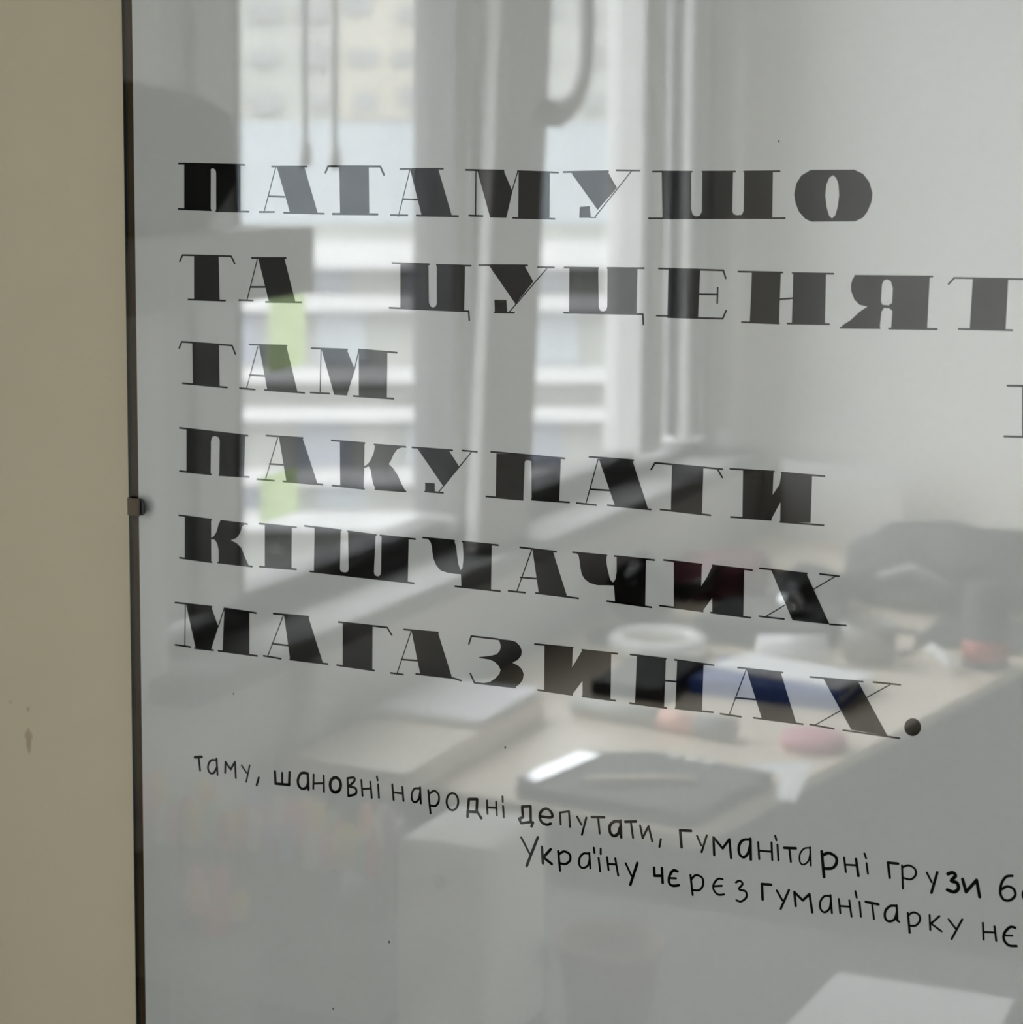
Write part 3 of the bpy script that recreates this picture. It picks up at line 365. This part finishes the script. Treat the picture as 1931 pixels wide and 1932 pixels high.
     '1.00:203.1,-120.48 207.53,-127.75;1.29:211.32,-119.26 205.9,-133.38;1.29:213.32,-123.43 213.88,-130.91;1.28:217.66,-123.81 214.08,-128.13 218.22,-130.58;1.12:221.27,-124.15 222.28,-133.04;1.12:221.64,-125.6 222.09,-125.23 222.72,-124.67 223.44,-124.14 224.14,-123.86 224.85,-123.87 225.61,-124.06 226.3,-124.39 226.8,-124.82 227.09,-125.39 227.22,-126.1 227.2,-126.85 227.04,-127.52 226.69,-128.12 226.17,-128.7 225.55,-129.2 224.91,-129.55 224.18,-129.72 223.34,-129.73 222.57,-129.68 222.04,-129.65;0.99:235.91,-123.09 235.45,-123.12 234.78,-123.14 234.06,-123.23 233.43,-123.47 232.9,-123.9 232.4,-124.46 231.98,-125.11 231.67,-125.78 231.49,-126.54 231.41,-127.39 231.43,-128.21 231.56,-128.87 231.81,-129.38 232.19,-129.79 232.64,-130.05 233.14,-130.13 233.73,-129.98 234.42,-129.64 235.09,-129.15 235.62,-128.59 235.97,-127.83 236.21,-126.89 236.38,-126 236.5,-125.39;0.99:236.26,-122.7 236.84,-129.76;0.99:238.36,-120.01 238.74,-122.33;0.99:241.68,-119.98 241.71,-122.42;0.99:240.75,-124.4 241.52,-130.39;0.99:244.76,-123.45 245.53,-129.09;0.99:245.14,-126.44 249.01,-126.05;0.98:248.63,-123.4 250.12,-130.88;0.98:253.55,-124.81 256.41,-130.1;1.26:259.11,-123.81 255.9,-134.24'),
    ('caption', '',
     '1.26:266.89,-124.77 267.15,-128.42 270.79,-127.85;1.25:270.53,-124.34 270.97,-130.97;1.25:277.74,-124.76 277.36,-124.68 276.82,-124.57 276.22,-124.54 275.69,-124.74 275.2,-125.27 274.72,-126.02 274.31,-126.87 274.02,-127.68 273.87,-128.48 273.83,-129.31 273.89,-130.08 274.06,-130.69 274.35,-131.09 274.76,-131.35 275.25,-131.5 275.79,-131.55 276.47,-131.47 277.27,-131.26 278.01,-131.01 278.52,-130.85;0.97:274.03,-128.35 277.11,-128;0.97:283.75,-125.49 284.92,-134.31;0.97:284.06,-127.44 284.44,-126.94 284.98,-126.21 285.61,-125.51 286.26,-125.09 287,-125.03 287.84,-125.18 288.62,-125.5 289.19,-125.97 289.5,-126.64 289.65,-127.51 289.64,-128.43 289.51,-129.24 289.25,-129.95 288.83,-130.63 288.31,-131.22 287.73,-131.66 286.98,-131.9 286.09,-131.98 285.25,-131.99 284.68,-132.01;0.96:298.4,-125.05 298.04,-125.01 297.52,-124.94 296.94,-124.96 296.39,-125.17 295.85,-125.65 295.28,-126.32 294.77,-127.08 294.42,-127.8 294.24,-128.48 294.19,-129.18 294.26,-129.84 294.46,-130.45 294.82,-131.01 295.32,-131.55 295.91,-131.98 296.51,-132.24 297.2,-132.26 297.98,-132.07 298.7,-131.84 299.19,-131.68;0.96:294.64,-128.76 298.12,-128.01;0.96:304.43,-125.55 304.73,-125.31 305.17,-124.95 305.65,-124.63 306.08,-124.5 306.51,-124.62 306.96,-124.89 307.31,-125.28 307.43,-125.74 307.13,-126.33 306.52,-127.07 305.97,-127.78 305.82,-128.3 306.3,-128.53 307.19,-128.56 308.15,-128.59 308.82,-128.81 309.16,-129.32 309.34,-130 309.36,-130.73 309.2,-131.39 308.81,-132.03 308.22,-132.67 307.54,-133.23 306.91,-133.61 306.32,-133.73 305.7,-133.66 305.16,-133.52 304.78,-133.43'),
    ('caption', '',
     '1.23:316.48,-131.21 316.02,-124.38 320.1,-124.06;1.04:322.67,-126.24 325.23,-130.17;1.04:328.03,-125.08 324.57,-134;1.13:331.13,-131.69 330.39,-125.63 334.14,-128.73 337.02,-125.49 338.41,-133.28;0.94:345.96,-124.97 345.51,-124.99 344.86,-125 344.16,-125.09 343.54,-125.36 343.01,-125.88 342.5,-126.57 342.07,-127.34 341.78,-128.11 341.65,-128.89 341.65,-129.72 341.77,-130.51 341.97,-131.15 342.29,-131.66 342.72,-132.09 343.21,-132.35 343.7,-132.41 344.24,-132.19 344.82,-131.74 345.37,-131.16 345.79,-130.53 346.04,-129.75 346.19,-128.83 346.26,-127.97 346.32,-127.37;0.94:346.13,-124.46 346.92,-132.18;0.94:349.8,-125.58 350.54,-131.59;0.94:350.11,-128.59 354.51,-128.18;0.94:354.26,-125.47 355.39,-132.32;0.94:356.74,-121.1 357.4,-123.74;0.94:358.64,-125.37 359.4,-131.65;1.20:361.33,-124.94 366.7,-125.16;0.93:364.03,-125.41 364.96,-131.77;1.10:374.4,-124.63 373.91,-124.66 373.2,-124.69 372.43,-124.8 371.75,-125.06 371.15,-125.52 370.58,-126.13 370.09,-126.81 369.74,-127.52 369.55,-128.28 369.49,-129.11 369.54,-129.91 369.7,-130.56 369.97,-131.06 370.36,-131.45 370.83,-131.72 371.33,-131.81 371.9,-131.7 372.55,-131.41 373.17,-131 373.66,-130.51 373.99,-129.83 374.22,-128.99 374.37,-128.2 374.48,-127.65;1.02:374.39,-124.33 374.86,-130.92 375.63,-131.21;1.01:379.17,-126.87 380.16,-135.17;0.93:379.49,-127.73 379.84,-127.39 380.35,-126.91 380.93,-126.44 381.5,-126.19 382.12,-126.19 382.79,-126.35 383.41,-126.64 383.87,-127 384.15,-127.48 384.3,-128.08 384.33,-128.73 384.23,-129.36 383.96,-130 383.55,-130.68 383.05,-131.29 382.53,-131.75 381.94,-132 381.26,-132.1 380.63,-132.12 380.2,-132.14;0.92:388.23,-126.28 388.7,-132.53;0.92:392.3,-126.03 388.91,-129.78 393.35,-132.35;0.92:396.09,-126.78 399.07,-130.18;0.92:401.71,-125.85 397.59,-134.93'),
    ('caption', '',
     '0.91:410.14,-125.94 410.64,-133.01;0.91:410.54,-129.75 414.79,-129.21;0.91:414.88,-126.63 415.75,-132.61;1.17:423.17,-125.84 422.82,-125.78 422.32,-125.68 421.75,-125.67 421.2,-125.87 420.62,-126.36 420,-127.05 419.44,-127.84 419.03,-128.61 418.79,-129.36 418.67,-130.15 418.68,-130.92 418.84,-131.61 419.17,-132.24 419.65,-132.83 420.24,-133.31 420.88,-133.64 421.65,-133.73 422.56,-133.64 423.4,-133.5 423.98,-133.4;0.91:419.06,-129.79 422.16,-129.38'),
]

def to3(t):
    a, c = t.split(','); return (float(a) / 1000 - .604, float(c) / 1000 + 1.3)
YI = 0.00345                                       # ink lies on the sheet, just in front of its face
def ink_word(kind, polys, strokes):
    bm = bmesh.new()
    def face(pts2):
        try: bm.faces.new([bm.verts.new((x, YI, z)) for x, z in pts2])
        except ValueError: pass
    for pl in polys.split(';'):
        if not pl: continue
        loops = [[to3(t) for t in lp.split()] for lp in pl.split('/')]
        flat = [p for lp in loops for p in lp]
        vs = [bm.verts.new((x, YI, z)) for x, z in flat]
        for tri in tessellate_polygon([[Vector((x, z, 0)) for x, z in lp] for lp in loops]):
            try: bm.faces.new([vs[i] for i in tri])
            except ValueError: pass
    for st in strokes.split(';'):
        if not st: continue
        wd, pts = st.split(':'); r = float(wd) / 2000; pts = [Vector(to3(t)) for t in pts.split()]
        for a, c in zip(pts, pts[1:]):
            t = (c - a)
            if t.length < 1e-7: continue
            n = Vector((-t.y, t.x)).normalized() * r
            face([a + n, a - n, c - n, c + n])
        for p in pts:
            face([(p.x + r * math.cos(k * math.pi / 5), p.y + r * math.sin(k * math.pi / 5)) for k in range(10)])
    for fc in bm.faces:
        fc.normal_update()
        if fc.normal.y > 0: fc.normal_flip()
    off = pic.location + pap.location
    bmesh.ops.translate(bm, verts=bm.verts, vec=-off)
    nm = kind + '_word'; me = bpy.data.meshes.new(nm); bm.to_mesh(me); bm.free(); me.materials.append(MT['ink'])
    o = bpy.data.objects.new(nm, me); COL.objects.link(o); o.parent = pap
for kd, po, ss in LETTERING: ink_word(kd, po, ss)
for x, z, r in ((-.552, 1.228, .0004), (-.468, 1.119, .00055), (-.498, 1.081, .0005), (-.287, 1.492, .0004), (-.409, 1.22, .0005)):
    sp = bmesh.new()
    sp.faces.new([sp.verts.new((x + r * math.cos(k * math.pi / 4), YI, z + 1.3 * r * math.sin(k * math.pi / 4))) for k in range(8)][::-1])
    bmesh.ops.translate(sp, verts=sp.verts, vec=-(pic.location + pap.location)); me = bpy.data.meshes.new('dust_speck'); sp.to_mesh(me); sp.free(); me.materials.append(MT['speck'])
    o = bpy.data.objects.new('dust_speck', me); COL.objects.link(o); o.parent = pap

def clip(x, z, side):
    """bent spring clip gripping the glass edge; side = +1 grips a left edge"""
    b = MB(); t = .0009; hw = .0042
    outer = [(-.0036, -.0112), (-.0046, -.0112), (-.0048, -.006), (-.0024, .0022), (-.0018, .0028), (.0040, .0028), (.0048, .0022)]
    inner = [(-.0036, -.0106), (-.0040, -.0106), (-.0041, -.006), (-.0015, .0014), (-.0011, .0019), (.0038, .0019), (.0043, .0015)]   # (x from the glass edge, out from the wall)
    loop = outer + inner[::-1]
    b.prism([P3(x + side * px_, dd, z - hw) for px_, dd in loop], (0, 0, 2 * hw))
    es = [e for e in b.bm.edges if abs((e.verts[0].co - e.verts[1].co).z) < 1e-6]
    bmesh.ops.recalc_face_normals(b.bm, faces=b.bm.faces)
    return b
for ex, sd in ((PX0 - .0004, 1), (PX1 + .0014, -1)):
    cl = clip(ex, 1.3155, sd).build('clip', MT['clipm'], pic)
    MB().prism([P3(ex + sd * xx, .0001, 1.3155 + zz) for xx, zz in ((.0005, -.0037), (.0054, -.0040), (.0064, -.0030), (.0067, 0), (.0061, .0026), (.0050, .0040), (.0005, .0038))], (0, -.0012, 0)).build('clip_shadow', MT['dark'], cl)  # thin black piece stands for the shadow around the clip lip

# ------------------------------------------------------------------ things mirrored in the glass: by the window
sh = tag(MB().box(XW, -1.10, .70, 1.06, 1.331, 1.397, MT['lgrey'], bev=.003).build('wall_shelf', MT['shelfm']), 'thick grey floating shelf jutting out beside the window', 'shelf')
bag = thing('canvas_bag', (-1.2, .90, 1.397), 'slumped grey canvas bag lying on the floating shelf', 'bag')
MB().blob(P3(-1.21, .865, 1.452), .085, .150, .082, MT['cloth'], .2, 3, flat=1.398, box=2.6).build('bag_body', MT['cloth'], bag)
MB().tube([P3(-1.135, .80, 1.46), P3(-1.118, .83, 1.495), P3(-1.118, .90, 1.495), P3(-1.135, .94, 1.46)], .008).build('bag_handle', MT['cloth'], bag)
pk = thing('leaning_plank', (-1.318, 1.99, z0), 'grey plank with a loop handle leaning before the window post', 'plank')
b = MB(); b.obox(P3(-1.318, 2.045, 1.62), (.010, 0, 0), (0, .088, 0), (0, -.066, .718), bev=.004); b.build('plank', MT['plank'], pk)
b = MB(); b.tube([P3(-1.318, x, z) for x, z in ((2.10, 1.515), (2.18, 1.512), (2.235, 1.530), (2.268, 1.562), (2.282, 1.60), (2.285, 1.66), (2.275, 1.73), (2.24, 1.78), (2.18, 1.80))], [.022, .021, .017, .0145, .014, .014, .014, .015, .018]); b.build('loop_handle', MT['plank'], pk)
for dd, ln in ((1.503, 1.445), (1.578, 1.440)):
    c = thing('blind_cord', (-1.366, dd, ln), 'thin grey blind cord before the %s of the wide window' % ('left pane, nearer the picture' if dd < 1.55 else 'left pane, farther from the picture'), 'cord')
    MB().tube([P3(-1.362, dd, z1 - .03), P3(-1.362, dd + .002, 1.9), P3(-1.362, dd, ln + .03)], .0034).build('cord', MT['lgrey'], c)
    MB().lathe(-1.362, dd, [(.003, ln), (.008, ln + .004), (.006, ln + .03), (.003, ln + .034)], MT['lgrey']).build('cord_weight', MT['lgrey'], c)
tag(MB().box(-1.3985, -1.3975, 1.478, 1.565, 1.195, 1.300).build('green_note', MT['green']), 'pale green translucent note stuck high on the left pane', 'note')
tag(MB().box(-1.359, -1.358, 1.385, 1.476, 1.024, 1.080).build('green_note', MT['green']), 'pale green translucent note stuck low on the window sash', 'note')
tag(MB().tube([P3(-1.300, 1.385, 0.02), P3(-1.300, 1.385, .86)], .016).build('heating_pipe', MT['frame']), 'white vertical heating pipe under the window sill', 'pipe')

# ------------------------------------------------------------------ the desk
ZD = .75
dk = thing('desk', (-.95, 2.2, 0), 'long pale topped desk with graphite panels beside the window', 'desk')
MB().prism([P3(-1.26, 1.350, .736), P3(-.775, 1.295, .736), P3(-.490, 3.08, .736), P3(-1.26, 3.08, .736)], (0, 0, .014)).build('desktop', MT['wood'], dk)
MB().prism([P3(-.790, 1.335, .03), P3(-.772, 1.335, .03), P3(-.500, 3.06, .03), P3(-.518, 3.06, .03)], (0, 0, .706)).build('side_panel', MT['graphite'], dk)
MB().box(-1.25, -.790, 1.352, 1.370, .03, .736).build('end_panel', MT['graphite'], dk)
MB().box(-1.25, -.518, 3.042, 3.06, .03, .736).build('end_panel', MT['graphite'], dk)
for x, d in ((-1.24, 1.361), (-.780, 1.350), (-1.24, 3.05), (-.515, 3.05)):
    MB().lathe(x, d, [(.014, 0), (.014, .03)], MT['dark'], 12).build('foot', MT['dark'], dk)
e = ZD + .0005
bd = tag(MB().box(-1.255, -1.105, 1.27, 1.655, e, e + .030, bev=.002).build('plywood_board', MT['wood2']), 'pale plywood board lying on the desk along the window', 'board')
nb = thing('notebook', (-1.17, 1.58, e + .031), 'closed white notebook lying on the plywood board', 'notebook')
MB().box(-1.252, -1.112, 1.475, 1.650, e + .031, e + .039, bev=.001).build('page_block', MT['sheet'], nb)
MB().box(-1.254, -1.110, 1.473, 1.652, e + .039, e + .041).build('cover', MT['cover'], nb)
mk = thing('marker_pen', (-.97, 1.68, e), 'thick grey marker with a salmon band lying on the desk', 'marker')
A, B_ = P3(-1.083, 1.700, e + .0125), P3(-.860, 1.668, e + .0125); vec = B_ - A
MB().tube([A, A + vec * .56], .0115).build('barrel', MT['lgrey'], mk); MB().tube([A + vec * .56, A + vec * .78], .0122).build('band', MT['salmon'], mk); MB().tube([A + vec * .78, A + vec * .80, A + vec * 1.0], [.0125, .0155, .0155]).build('cap', MT['grey'], mk)
tag(MB().lathe(-.765, 1.690, [(.036, e), (.040, e + .003), (.040, e + .012), (.036, e + .015), (.004, e + .016)], MT['pink']).build('pink_eraser', MT['pink']), 'flat round pink eraser lying on the bare desktop', 'eraser')
tb = thing('drawing_tablet', (-.87, 1.43, e), 'dark grey drawing tablet at the near edge of the desk', 'tablet')
MB().prism([P3(-1.00, 1.335, e), P3(-.790, 1.315, e), P3(-.758, 1.505, e), P3(-.90, 1.530, e), P3(-.985, 1.49, e)], (0, 0, .016), MT['graphite']).build('body', MT['graphite'], tb)
for k in range(3):
    MB().box(-.885 + k * .022, -.871 + k * .022, 1.503 - k * .004, 1.520 - k * .004, e + .016, e + .020, bev=.001).build('button', MT['white'], tb)
tag(MB().tube([P3(-.93, 1.37, e + .021), P3(-.83, 1.43, e + .021), P3(-.82, 1.436, e + .021)], [.0045, .0045, .001]).build('stylus', MT['wood']), 'thin tan stylus lying across the dark drawing tablet', 'stylus')
tag(MB().prism([P3(-1.005, 1.345, e + .0165), P3(-.978, 1.345, e + .0165), P3(-.955, 1.478, e + .0165), P3(-.985, 1.478, e + .0165)], (0, 0, .003)).build('steel_ruler', MT['steel']), 'bright polished steel ruler lying on the tablet corner', 'ruler')
tag(MB().prism([P3(-.800, 1.515, e + .0172), P3(-.728, 1.565, e + .0172), P3(-.700, 1.405, e + .0172), P3(-.722, 1.405, e + .0172), P3(-.745, 1.495, e + .0172)], (0, 0, .0012)).build('paper_scrap', MT['sheet']), 'cut white paper scrap lying over the tablet edge', 'paper scrap')
# far end of the desk
bk = thing('blue_book', (-.88, 1.93, e), 'blue covered book lying flat under white papers', 'book')
MB().box(-.985, -.785, 1.868, 2.01, e, e + .004).build('cover', MT['blue'], bk); MB().box(-.982, -.790, 1.874, 2.008, e + .004, e + .016).build('page_block', MT['sheet'], bk)
MB().box(-.985, -.785, 1.868, 2.01, e + .016, e + .020).build('cover', MT['blue'], bk); MB().box(-.987, -.985, 1.868, 2.01, e, e + .020).build('spine', MT['blue'], bk); MB().box(-.985, -.785, 1.866, 1.868, e, e + .020).build('spine', MT['blue'], bk)
tag(MB().obox(P3(-.875, 1.955, e + .0225), (.095, .02, 0), (-.012, .045, 0), (0, 0, .0020)).build('paper_pile', MT['sheet']), 'white papers lying on the blue book', 'papers')
tag(MB().tube([P3(-.955, 2.055, e + .021), P3(-.872, 2.100, e + .021)], .021, seg=20).build('paper_roll', MT['sheet']), 'white paper roll lying beyond the blue book', 'paper roll')
tp = tag(MB().torus(P3(-1.105, 2.06, e + .014), .058, .014, MT['white']).build('tape_roll', MT['white']), 'white tape roll lying on the desk near the window', 'tape roll')
tag(MB().box(-1.10, -1.00, 1.80, 1.98, e, e + .02, bev=.004).build('black_case', MT['dark']), 'black flat case lying left of the blue book', 'case')
cn = thing('spray_can', (-.672, 2.19, e), 'dark can with a red band standing at the desk edge', 'can')
MB().lathe(-.672, 2.19, [(.030, e), (.031, e + .004), (.031, e + .105), (.026, e + .117), (.012, e + .122)], MT['graphite']).build('body', MT['graphite'], cn)
MB().lathe(-.672, 2.19, [(.0314, e + .012), (.0314, e + .040)], MT['red']).build('label_band', MT['red'], cn)
tag(MB().tube([P3(-.755, 2.225, e + .009), P3(-.700, 2.125, e + .009)], .009).build('white_pen', MT['white']), 'short white pen lying beside the dark can', 'pen')
tag(MB().box(-1.085, -.905, 2.150, 2.32, e, e + .038, bev=.006).build('tool_case', MT['graphite']), 'dark grey flat tool case behind the paper roll', 'case')
tag(MB().box(-.79, -.645, 2.275, 2.44, e, e + .014, bev=.003).build('keyboard', MT['graphite']), 'small dark grey keyboard before the black backpack', 'keyboard')
tag(MB().torus(P3(-1.19, 2.095, e + .007), .030, .007, MT['dark']).build('cable_coil', MT['dark']), 'small coil of black cable beside the white tape roll', 'cable')
mg = thing('stone_mug', (-.825, 2.15, e), 'squat stone coloured mug standing beside the paper roll', 'mug')
MB().lathe(-.825, 2.15, [(.030, e), (.037, e + .006), (.039, e + .055), (.036, e + .056), (.033, e + .012), (.002, e + .010)], MT['mug']).build('body', MT['mug'], mg)
MB().tube([P3(-.787, 2.16, e + .045), P3(-.765, 2.165, e + .045), P3(-.76, 2.167, e + .03), P3(-.765, 2.165, e + .014), P3(-.787, 2.16, e + .012)], .005).build('handle', MT['mug'], mg)
bp = thing('backpack', (-.80, 2.62, e), 'black soft backpack slumped at the far end of the desk', 'backpack')
MB().blob(P3(-.825, 2.62, e + .040), .155, .13, .075, MT['cloth'], .16, 8, flat=e, box=2.8).build('bag_body', MT['dark'], bp)
MB().tube([P3(-.90, 2.49, e + .05), P3(-.85, 2.46, e + .075), P3(-.78, 2.47, e + .05)], .008).build('carry_strap', MT['grey'], bp)
mc = tag(MB().blob(P3(-1.175, 2.52, e + .022), .08, .10, .040, MT['maroon'], .35, 5, flat=e, box=2.3).build('maroon_scarf', MT['maroon']), 'maroon cloth bundle on the desk behind the tape roll', 'cloth')
dcl = tag(MB().blob(P3(-1.00, 2.42, e + .020), .060, .09, .045, MT['dark'], .3, 9, flat=e, box=2.4).build('black_pouch', MT['dark']), 'black lumpy pouch beside the maroon cloth', 'pouch')
tag(MB().lathe(-.965, 2.23, [(.020, e + .039), (.023, e + .048), (.020, e + .060), (.012, e + .068), (.002, e + .071)], MT['steel']).build('steel_jar', MT['steel']), 'tiny shiny steel jar on the dark tool case', 'jar')
tpot = thing('teapot', (-1.21, 2.26, e), 'black glossy teapot on the desk beneath the window', 'teapot')
MB().lathe(-1.205, 2.26, [(.030, e), (.050, e + .02), (.056, e + .045), (.045, e + .075), (.018, e + .088), (.010, e + .094), (.012, e + .102), (.003, e + .106)], MT['darkgloss']).build('body', MT['darkgloss'], tpot)
MB().tube([P3(-1.16, 2.29, e + .035), P3(-1.12, 2.31, e + .055), P3(-1.10, 2.325, e + .085)], [.014, .009, .006]).build('spout', MT['darkgloss'], tpot)
ws = tag(MB().obox(P3(-1.105, 2.985, e + .074), (.108, 0, 0), (0, -.0012, .0003), (0, .020, .074)).build('white_folder', MT['sheet']), 'white sheet folder leaning upright at the far wall', 'folder')

# ------------------------------------------------------------------ the low cabinet close to the picture wall
ZB = .72
cb = thing('low_cabinet', (-.86, .85, 0), 'low dark grey cabinet below the floating shelf', 'cabinet')
MB().box(-1.31, -.40, .50, 1.16, .05, ZB - .018).build('body', MT['graphite'], cb); MB().box(-1.325, -.385, .49, 1.17, ZB - .018, ZB, bev=.003).build('top', MT['graphite'], cb)
MB().box(-1.29, -.42, .53, 1.13, 0, .05).build('plinth', MT['dark'], cb)
for d0, d1 in ((.52, .825), (.835, 1.14)):
    dr = MB().box(-.40, -.384, d0, d1, .07, ZB - .03, bev=.002).build('door', MT['graphite'], cb)
    hb = MB().box(-.384, -.372, (d0 + d1) / 2 - .05, (d0 + d1) / 2 + .05, .60, .612, bev=.002).build('handle', MT['metal'], dr)
e2 = ZB + .0005
rk = thing('pen_rack', (-1.02, .80, e2), 'long grey desk rack packed with slim coloured pens', 'pen rack')
b = MB(); b.box(-1.20, -.875, .765, .768, e2, e2 + .085); b.box(-1.20, -.875, .832, .835, e2, e2 + .075); b.box(-1.20, -1.197, .768, .832, e2, e2 + .085); b.box(-.878, -.875, .768, .832, e2, e2 + .085); b.box(-1.197, -.878, .768, .832, e2, e2 + .004)
b.build('tray', MT['clearbox'], rk)
for x in (-1.10, -.99): MB().box(x, x + .002, .768, .832, e2 + .004, e2 + .075).build('divider', MT['clearbox'], rk)
PROT = {}
def pen(col, base, tip, r, label, group):
    """slim pen: barrel below, coloured cap above; every pen is an object of its own"""
    base, tip = P3(*base), P3(*tip); v = tip - base; ln = v.length; key = (col, r)
    if key not in PROT:
        t = bpy.data.objects.new('slim_pen', None); COL.objects.link(t)
        a = MB(); a.tube([(0, 0, 0), (0, 0, .108)], r, seg=8); pa = a.build('barrel', MT['barrel']); pa.parent = t
        a = MB(); a.tube([(0, 0, .108), (0, 0, .110), (0, 0, .134), (0, 0, .14)], [r, r * 1.75, r * 1.7, r * .9], seg=10); pc = a.build('cap', MT['pen_' + col]); pc.parent = t
        PROT[key] = t
    else:
        t = PROT[key].copy(); COL.objects.link(t)
        for ch in PROT[key].children:
            c = ch.copy(); COL.objects.link(c); c.parent = t
    t.location = base; t.rotation_mode = 'QUATERNION'; t.rotation_quaternion = v.to_track_quat('Z', 'Y'); s_ = ln / .14; t.scale = (1, 1, s_)
    tag(t, label, 'pen', group)
random.seed(11)
cols = ['yellow', 'pink', 'white', 'yellow', 'blue', 'red', 'white', 'orange', 'yellow', 'violet', 'green', 'pink']
n = 0
for i in range(24):
    for j in range(2):
        x = -1.188 + i * .0131 + random.uniform(-.002, .002); d = .784 + j * .030 + random.uniform(-.004, .004)
        c = cols[(i * 5 + j * 3 + n) % len(cols)]; n += 1
        pen(c, (x, d, e2 + .005), (x + random.uniform(-.004, .004), d + random.uniform(-.004, .006), .888 + random.uniform(-.012, .014)), .0037, '%s capped slim pen standing in the long rack' % c, '%s capped pens in the long rack' % c)
jr = thing('pen_jar', (-1.0, .700, e2), 'frosted round jar of pens in front of the long rack', 'jar')
MB().lathe(-1.0, .70, [(.036, e2), (.038, e2 + .002), (.038, e2 + .09), (.035, e2 + .09), (.035, e2 + .004), (.001, e2 + .004)], MT['clearbox']).build('wall', MT['clearbox'], jr)
for i in range(11):
    a = i * 2.4; rr = .024 * math.sqrt((i + .5) / 11); c = ['red', 'white', 'orange', 'yellow', 'pink'][i % 5]
    pen(c, (-1.0 + rr * .6 * math.cos(a), .70 + rr * .6 * math.sin(a), e2 + .005), (-1.0 + rr * 1.15 * math.cos(a), .70 + rr * 1.15 * math.sin(a), .845 + random.uniform(-.012, .02)), .0041, '%s capped slim pen standing in the frosted jar' % c, '%s capped pens in the frosted jar' % c)
tn = thing('mauve_tin', (-.915, .855, e2), 'tall dark mauve tin beside the cream drawer box', 'tin')
MB().lathe(-.912, .852, [(.024, e2), (.025, e2 + .003), (.025, e2 + .125), (.024, e2 + .127)], MT['purple']).build('body', MT['purple'], tn)
MB().lathe(-.912, .852, [(.0262, e2 + .117), (.0262, e2 + .138), (.024, e2 + .141), (.002, e2 + .142)], MT['purple']).build('lid', MT['purple'], tn)
bx = thing('drawer_box', (-.80, .75, e2), 'small cream two drawer box at the edge of the cabinet', 'drawer box')
MB().box(-.848, -.755, .745, .860, e2, e2 + .178, MT['cream'], bev=.010).build('body', MT['cream'], bx)
for zz in (e2 + .010, e2 + .135):
    hgt = .112 if zz < e2 + .1 else .030
    q = MB().box(-.842, -.761, .7405, .7455, zz, zz + hgt, MT['cream'], bev=.002).build('drawer', MT['cream'], bx)
    MB().lathe(-.80, .737, [(.005, zz + hgt / 2 - .004), (.006, zz + hgt / 2), (.005, zz + hgt / 2 + .004)], MT['grey'], 12).build('knob', MT['grey'], q)
tag(MB().prism([P3(-.835, .722, e2 + .001), P3(-.775, .722, e2 + .001), P3(-.785, .734, e2 + .11)], (0, .0018, 0)).build('set_square', MT['sheet']), 'white triangular set square leaning on the cream drawer box', 'set square')
sb = thing('storage_box', (-1.0, .93, e2), 'frosted plastic storage box beside the mauve tin', 'storage box')
MB().box(-1.04, -.955, .885, 1.01, e2, e2 + .060, MT['clearbox'], bev=.004).build('body', MT['clearbox'], sb); MB().box(-1.043, -.952, .882, 1.013, e2 + .060, e2 + .070, MT['lgrey'], bev=.002).build('lid', MT['lgrey'], sb)
tag(MB().lathe(-.700, .865, [(.034, e2), (.046, e2 + .065), (.049, e2 + .067), (.049, e2 + .075), (.044, e2 + .075), (.040, e2 + .03), (.002, e2 + .03)], MT['rose']).build('rose_pot', MT['rose']), 'dull rose coloured pot at the cabinet corner', 'pot')
tag(MB().prism([P3(-.552, 1.060, e2), P3(-.394, 1.068, e2), P3(-.380, .800, e2), P3(-.560, .830, e2)][::-1], (0, 0, .0025), MT['sheet']).build('paper_sheet', MT['sheet']), 'large white paper sheet lying at the right end of the low cabinet', 'paper')
cu = tag(MB().lathe(-1.060, 1.125, [(.014, e2), (.021, e2 + .052), (.0225, e2 + .054), (.020, e2 + .054), (.013, e2 + .004), (.001, e2 + .004)], MT['sheet']).build('paper_cup', MT['sheet']), 'small white paper cup at the back of the low cabinet', 'cup')
